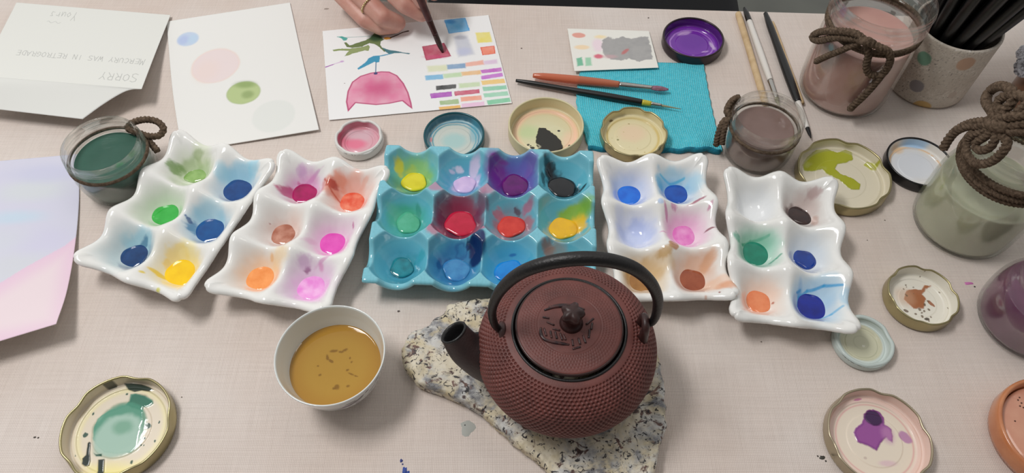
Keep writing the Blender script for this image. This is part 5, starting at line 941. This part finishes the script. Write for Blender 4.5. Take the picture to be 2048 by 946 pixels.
# lid
LZ = .0684
def lidz(r): return LZ + .0026 + .0022 * (1 - (r / .036) ** 2)
pr = [(0.0, LZ - .003), (.0322, LZ - .003), (.0325, LZ), (.0339, LZ + .0002), (.0343, LZ + .0012), (.0339, LZ + .0024), (.0330, LZ + .0029)] + [(r, lidz(r) - .0002 * (abs(r - .0205) < .0006)) for r in np.linspace(.0324, .0001, 130)]
ld = lathe('lid', pr, iron, pot, 420, lambda Rr, Z, TH: (Rr, Z - .00038 * (Z > LZ + .0025) * sst(.0212, .0220, Rr) * (1 - sst(.0312, .0318, Rr)) * np.exp(-((((Rr - .0212) / .0019) % 1 - .5) / .26) ** 2) * np.maximum(0, np.cos(84 * TH + PI * np.floor((Rr - .0212) / .0019)))))
lathe('rim_edge', [(.0332, LZ + .0006), (.0345, LZ + .0006), (.0349, LZ + .0014), (.0345, LZ + .0022), (.0337, LZ + .0026), (.0332, LZ + .0022)], mat('worn_dark_edge', (58, 40, 38), .25, .3), ld, 200, closed=True)
rel = [[(-.016, .010), (-.008, .0125), (.002, .0125), (.010, .0105)], [(-.013, .0125), (-.006, .0135), (.006, .0145)], [(-.0185, -.0025), (-.0185, -.007), (-.0165, -.0105), (-.012, -.0125), (-.006, -.0138), (-.001, -.0145)], [(-.0165, -.003), (-.0150, -.0085)], [(-.0125, -.005), (-.0118, -.010)], [(-.0095, -.0055), (-.0085, -.0105)], [(-.011, -.0035), (-.0065, -.0048)], [(-.0065, -.0065), (-.005, -.0115)], [(-.0045, -.0075), (-.003, -.0115)], [(.001, -.011), (.0015, -.0155)], [(.005, -.010), (.006, -.0145)], [(.008, -.008), (.0095, -.0135)], [(.0125, -.004), (.0115, -.010)], [(.0145, .001), (.0135, -.004)], [(.0105, -.0005), (.0155, .004)], [(-.0145, .0015), (-.010, -.001)], [(-.017, .005), (-.013, .004)], [(.006, -.016), (.001, -.0175)]]
for pl in rel: tube('relief', [(x, y, lidz(math.hypot(x, y)) + .0001) for x, y in pl], [.0007] + [.0011] * (len(pl) - 2) + [.0007], gloss_b, ld, seg=10, step=.001)
kb = lathe('knob', [(0.0, .0), (.0072, .0), (.0076, .0006), (.006, .0018), (.0048, .0045), (.0050, .0075), (.0064, .0105), (.0070, .0125), (.0064, .0150), (.004, .0166), (0.0, .0168)], iron_d, pot, 60, lambda Rr, Z, TH: (Rr * (1 + .16 * sst(.008, .012, Z) * np.cos(5 * TH)), Z)); kb.location = (.001, .0005, lidz(0) - .0004)
# spout
def onp(px, py, y): # point in the plane y seen at px, py
    a, b = (px - 1024) / FPX, (473 - py) / FPX; d = Vector((a, _c + b * _s, -_s + b * _c)); t = y / d.y
    return Vector((d.x * t - TX, y - TYp, CH + d.z * t + T - pot.location.z))
tip = onp(908, 666, TYp + .003); dirn = Vector((-1, -.05, .75)).normalized()
sp0 = Vector((-.043, -.003, .022)); sp = [sp0, Vector((-.058, -.003, .034)), tip.lerp(Vector((-.058, -.003, .034)), .40) + Vector((.0005, -.0026, -.0035)), tip]
sp_o = tube('spout', sp, [.0190, .0160, .0122, .0096], mat('spout_iron', (52, 36, 35), .48, noise=((34, 27, 28), 60, .4, .7), bump=(900, .2)), pot, seg=40, step=.0012, cap=False)
tn = (Vector(sp[-1]) - Vector(sp[-2])).normalized()
def ringm(name, cen, axis, prof, m, parent, seg=48, sq=1.0):
    q = Vector((0, 0, 1)).rotation_difference(axis).to_matrix(); V = []
    for r, z in prof:
        for k in range(seg):
            a = 2 * PI * k / seg; V.append(Vector(cen) + q @ Vector((r * math.cos(a), r * math.sin(a), z)))
    return link(name, mesh(name, V, [tuple(f) for f in gridF(seg, len(prof), True)]), m, parent)
mouth = tn.lerp(Vector((-.1, -.3, 1)), .55).normalized()
ringm('spout_mouth', tip, tn, [(.0090, -.0015), (.0098, 0), (.0098, .0008), (.0092, .0013), (.0083, .0010), (.0077, -.001), (.0073, -.006), (.0070, -.013), (.004, -.0145), (.0002, -.015)], iron_b, sp_o)
# lugs and bail handle
lugL, lugR = onp(1003, 660, TYp), onp(1292, 645, TYp)
for P in (lugL, lugR):
    s = 1 if P.x > 0 else -1; lg = tube('lug', [(P.x - s * .001, -.0056, .0605), (P.x - s * .0008, -.0048, P.z - .0012), (P.x - s * .0006, 0, P.z + .0018), (P.x - s * .0008, .0048, P.z - .0012), (P.x - s * .001, .0056, .0605)], [.0036, .0027, .0025, .0027, .0036], iron_d, pot, seg=14, step=.001)
hp = [(1003, 662, 2.1), (990, 650, 2.5), (984, 625, 2.8), (990, 600, 3.2), (1004, 577, 3.6), (1030, 553, 3.9), (1065, 535, 4.1), (1115, 522, 4.2), (1170, 517, 4.25), (1225, 522, 4.2), (1270, 538, 4.1), (1301, 565, 3.8), (1315, 595, 3.4), (1314, 622, 3.0), (1306, 642, 2.6), (1293, 650, 2.1)]
pts = [onp(x, y, TYp + .000) for x, y, r in hp]
lean = [(p, .004 * sst(.06, .13, p.z)) for p in pts]
tube('handle', [tuple(onp(x, y, TYp + float(l))) for (x, y, r), (p, l) in zip(hp, lean)], [r * .001 for x, y, r in hp], iron_b, pot, seg=20, step=.0012)

# ------------------------------------------------------------------ the hand of the person painting
skin = mat('skin', (218, 172, 156), .45, noise=((200, 140, 126), 55, .35, .75), bump=(700, .12), sss=.12)
def w3(x, y, z): return Vector((x, y, z + T))
wrist = w3(-.155, .715, .058)
fingers = {
 'index': [(-.128, .640, .076), (-.108, .606, .071), (-.0955, .5935, .058), (-.0890, .5898, .0462)],
 'middle': [(-.146, .628, .062), (-.1060, .5965, .0385), (-.0905, .5930, .030), (-.0890, .603, .021)],
 'ring': [(-.168, .627, .045), (-.1300, .5945, .0245), (-.1165, .5985, .014), (-.124, .611, .0105)],
 'little': [(-.180, .632, .029), (-.1500, .6000, .0165), (-.1350, .5955, .0100), (-.1195, .5985, .0078)],
 'thumb': [(-.120, .690, .050), (-.098, .650, .058), (-.083, .618, .060), (-.0765, .598, .050)]}
frad = {'index': (.0105, .0088, .0078, .0062), 'middle': (.0110, .0096, .0084, .0066), 'ring': (.0110, .0096, .0082, .0064), 'little': (.0098, .0082, .0074, .0060), 'thumb': (.0150, .0118, .0105, .0072)}
def capsules(chain):
    """closed overlapping tubes and joint spheres -> one bmesh"""
    bm = bmesh.new()
    for pts, rad in chain:
        for p, r in zip(pts, rad):
            bmesh.ops.create_uvsphere(bm, u_segments=20, v_segments=12, radius=r, matrix=Matrix.Translation(p))
        for (a, ra), (b, rb) in zip(list(zip(pts, rad))[:-1], list(zip(pts, rad))[1:]):
            d = b - a; M = Matrix.Translation((a + b) / 2) @ Vector((0, 0, 1)).rotation_difference(d.normalized()).to_matrix().to_4x4()
            bmesh.ops.create_cone(bm, cap_ends=True, segments=20, radius1=ra, radius2=rb, depth=d.length, matrix=M)
    return bm
chains = [([w3(*q) for q in v], frad[k]) for k, v in fingers.items()]
for k, v in fingers.items():
    m0 = w3(*v[0]); chains.append(([wrist + (m0 - wrist) * .05, wrist.lerp(m0, .55), m0], (.018, .0155 if k != 'thumb' else .019, frad[k][0])))
chains.append(([wrist, w3(-.165, .80, .070), w3(-.18, .93, .085)], (.0235, .029, .036)))
chains.append(([w3(-.128, .640, .070), w3(-.146, .632, .054), w3(-.166, .632, .040)], (.012, .013, .011)))
chains.append(([w3(-.14, .672, .050), w3(-.155, .668, .038)], (.017, .014)))
bm = capsules(chains); me = bpy.data.meshes.new('person'); bm.to_mesh(me); bm.free()
tmp = bpy.data.objects.new('person', me); C.objects.link(tmp)
r_ = tmp.modifiers.new('r', 'REMESH'); r_.mode = 'VOXEL'; r_.voxel_size = .0011
s_ = tmp.modifiers.new('s', 'SMOOTH'); s_.factor = .5; s_.iterations = 9
bpy.context.view_layer.update(); dg = bpy.context.evaluated_depsgraph_get(); me2 = bpy.data.meshes.new_from_object(tmp.evaluated_get(dg))
bpy.data.objects.remove(tmp)
org = w3(-.13, .62, 0); me2.transform(Matrix.Translation(-org)); me2.materials.clear()
person = link('person', me2, skin); person.location = org
tag(person, 'person with a beaded ring painting the swatch strip with a dark brush', 'person')
a, b = w3(*fingers['ring'][0]), w3(*fingers['ring'][1]); d = (b - a).normalized(); mid = a.lerp(b, .66) - org; q = Vector((0, 0, 1)).rotation_difference(d).to_matrix()
bm = bmesh.new()
for k in range(30):
    an_ = 2 * PI * k / 30; rr_ = .0107; p = mid + q @ Vector((rr_ * math.cos(an_), rr_ * math.sin(an_), 0))
    bmesh.ops.create_uvsphere(bm, u_segments=12, v_segments=8, radius=.00115, matrix=Matrix.Translation(p))
me = bpy.data.meshes.new('ring'); bm.to_mesh(me); bm.free()
rg = link('ring', me, mat('pale_gold', (214, 196, 150), .18, 1.0), person); rg['label'] = 'beaded pale gold ring'
def nail(fing, side):
    a, b = [w3(*q) - org for q in fingers[fing][2:4]]; d = (b - a).normalized(); n = (Vector(side) - d * Vector(side).dot(d)).normalized(); t = d.cross(n)
    c = a.lerp(b, .82) + n * frad[fing][3] * .93; V = []; nn = 9
    for i in range(nn):
        for j in range(nn):
            u, v = (i / (nn - 1) - .5) * 2, (j / (nn - 1) - .5) * 2; w = math.sqrt(max(0, 1 - .55 * u ** 4))
            V.append(c + d * u * .0052 + t * v * .0040 * w - n * (.0018 * v * v * w + .0012 * u * u))
    o = link('fingernail', mesh('fingernail', V, [tuple(f) for f in gridF(nn, nn)]), mat('fingernail', (226, 178, 166), .25, coat=.3), person)
    sm = o.modifiers.new('thickness', 'SOLIDIFY'); sm.thickness = .0005; sm.offset = 0
nail('index', (0.1, -.6, .8)); nail('thumb', (.9, .2, .5)); nail('little', (.1, -.6, .8))
sl_m = mat('charcoal_knit', (40, 40, 44), .95, bump=(500, .6))
sv = tube('sleeve', [w3(-.163, .79, .069) - org, w3(-.168, .83, .074) - org, w3(-.18, .93, .086) - org, w3(-.186, .97, .09) - org], [.032, .035, .041, .043], sl_m, person, seg=36, step=.004)
sv['label'] = 'charcoal knitted sleeve'
# the brush in the hand
tipw = at(886, 106, .0004); gr = w3(-.0846, .5805, .044); dv = (gr - tipw).normalized(); endw = tipw + dv * .185
ph_m = mat('burgundy_handle', (72, 38, 38), .4, noise=((92, 52, 50), 160, .4, .7)); dk = mat('wet_dark_bristle', (44, 30, 28), .35, noise=((62, 38, 34), 500, .4, .6))
brush('dark burgundy paintbrush held in the hand, its tip on the red swatch', tipw, endw, [('bristles', 0.0, .12, [.0009, .0022, .0027, .0028, .0027], dk, None), ('ferrule', .115, .20, [.0029, .0030, .0033], mat('dark_ferrule', (70, 44, 42), .3, .6), None), ('handle', .195, 1.0, [.0033, .0038, .0041, .0040, .0034, .0028, .0022, .0014], ph_m, None)])

# ------------------------------------------------------------------ groups of look-alike things
for o in list(C.objects):
    if o.parent is None:
        b_ = o.name.split('.')[0]
        if b_ == 'paint_dish': o['group'] = 'jar lids used as paint dishes'
        if b_ == 'egg_tray_palette' and 'white' in o['label'].split()[0]: o['group'] = 'white six-cup egg tray palettes'
        if b_ == 'wooden_stick': o['group'] = 'bare wooden sticks'

# ------------------------------------------------------------------ light: two ceiling strips beyond the table, pale room
w = bpy.data.worlds.new('room'); bpy.context.scene.world = w; w.use_nodes = True
wn = w.node_tree; bgn = wn.nodes['Background']; bgn.inputs['Color'].default_value = (1.0, .985, .96, 1)
wtc = wn.nodes.new('ShaderNodeTexCoord'); wsp = wn.nodes.new('ShaderNodeSeparateXYZ'); wmr = wn.nodes.new('ShaderNodeMapRange')   # pale wall beyond the table, dim room behind the viewer
wmr.inputs['From Min'].default_value = -.75; wmr.inputs['From Max'].default_value = .65; wmr.inputs['To Min'].default_value = .10; wmr.inputs['To Max'].default_value = .64
wn.links.new(wtc.outputs['Generated'], wsp.inputs[0]); wn.links.new(wsp.outputs['Y'], wmr.inputs['Value']); wn.links.new(wmr.outputs['Result'], bgn.inputs['Strength'])
def strip(name, loc, target, sx, sy, power, col=(1, .97, .93)):
    l = bpy.data.lights.new(name, 'AREA'); l.shape = 'RECTANGLE'; l.size = sx; l.size_y = sy; l.energy = power; l.color = col
    o = bpy.data.objects.new(name, l); C.objects.link(o); o.location = loc
    o.rotation_euler = (Vector(target) - Vector(loc)).to_track_quat('-Z', 'Y').to_euler()
strip('ceiling_lamp', (-.66, .42, 2.15), (-.12, .38, T), .55, .25, 12.3, (1, .98, .96))
strip('ceiling_lamp', (.55, .50, 2.45), (.1, .38, T), .5, .20, 1.2, (1, .95, .88))
vs = bpy.context.scene.view_settings
vs.view_transform = 'Standard'; vs.look = 'None'; vs.gamma = 1.0; vs.use_curve_mapping = False; vs.exposure = 0.0
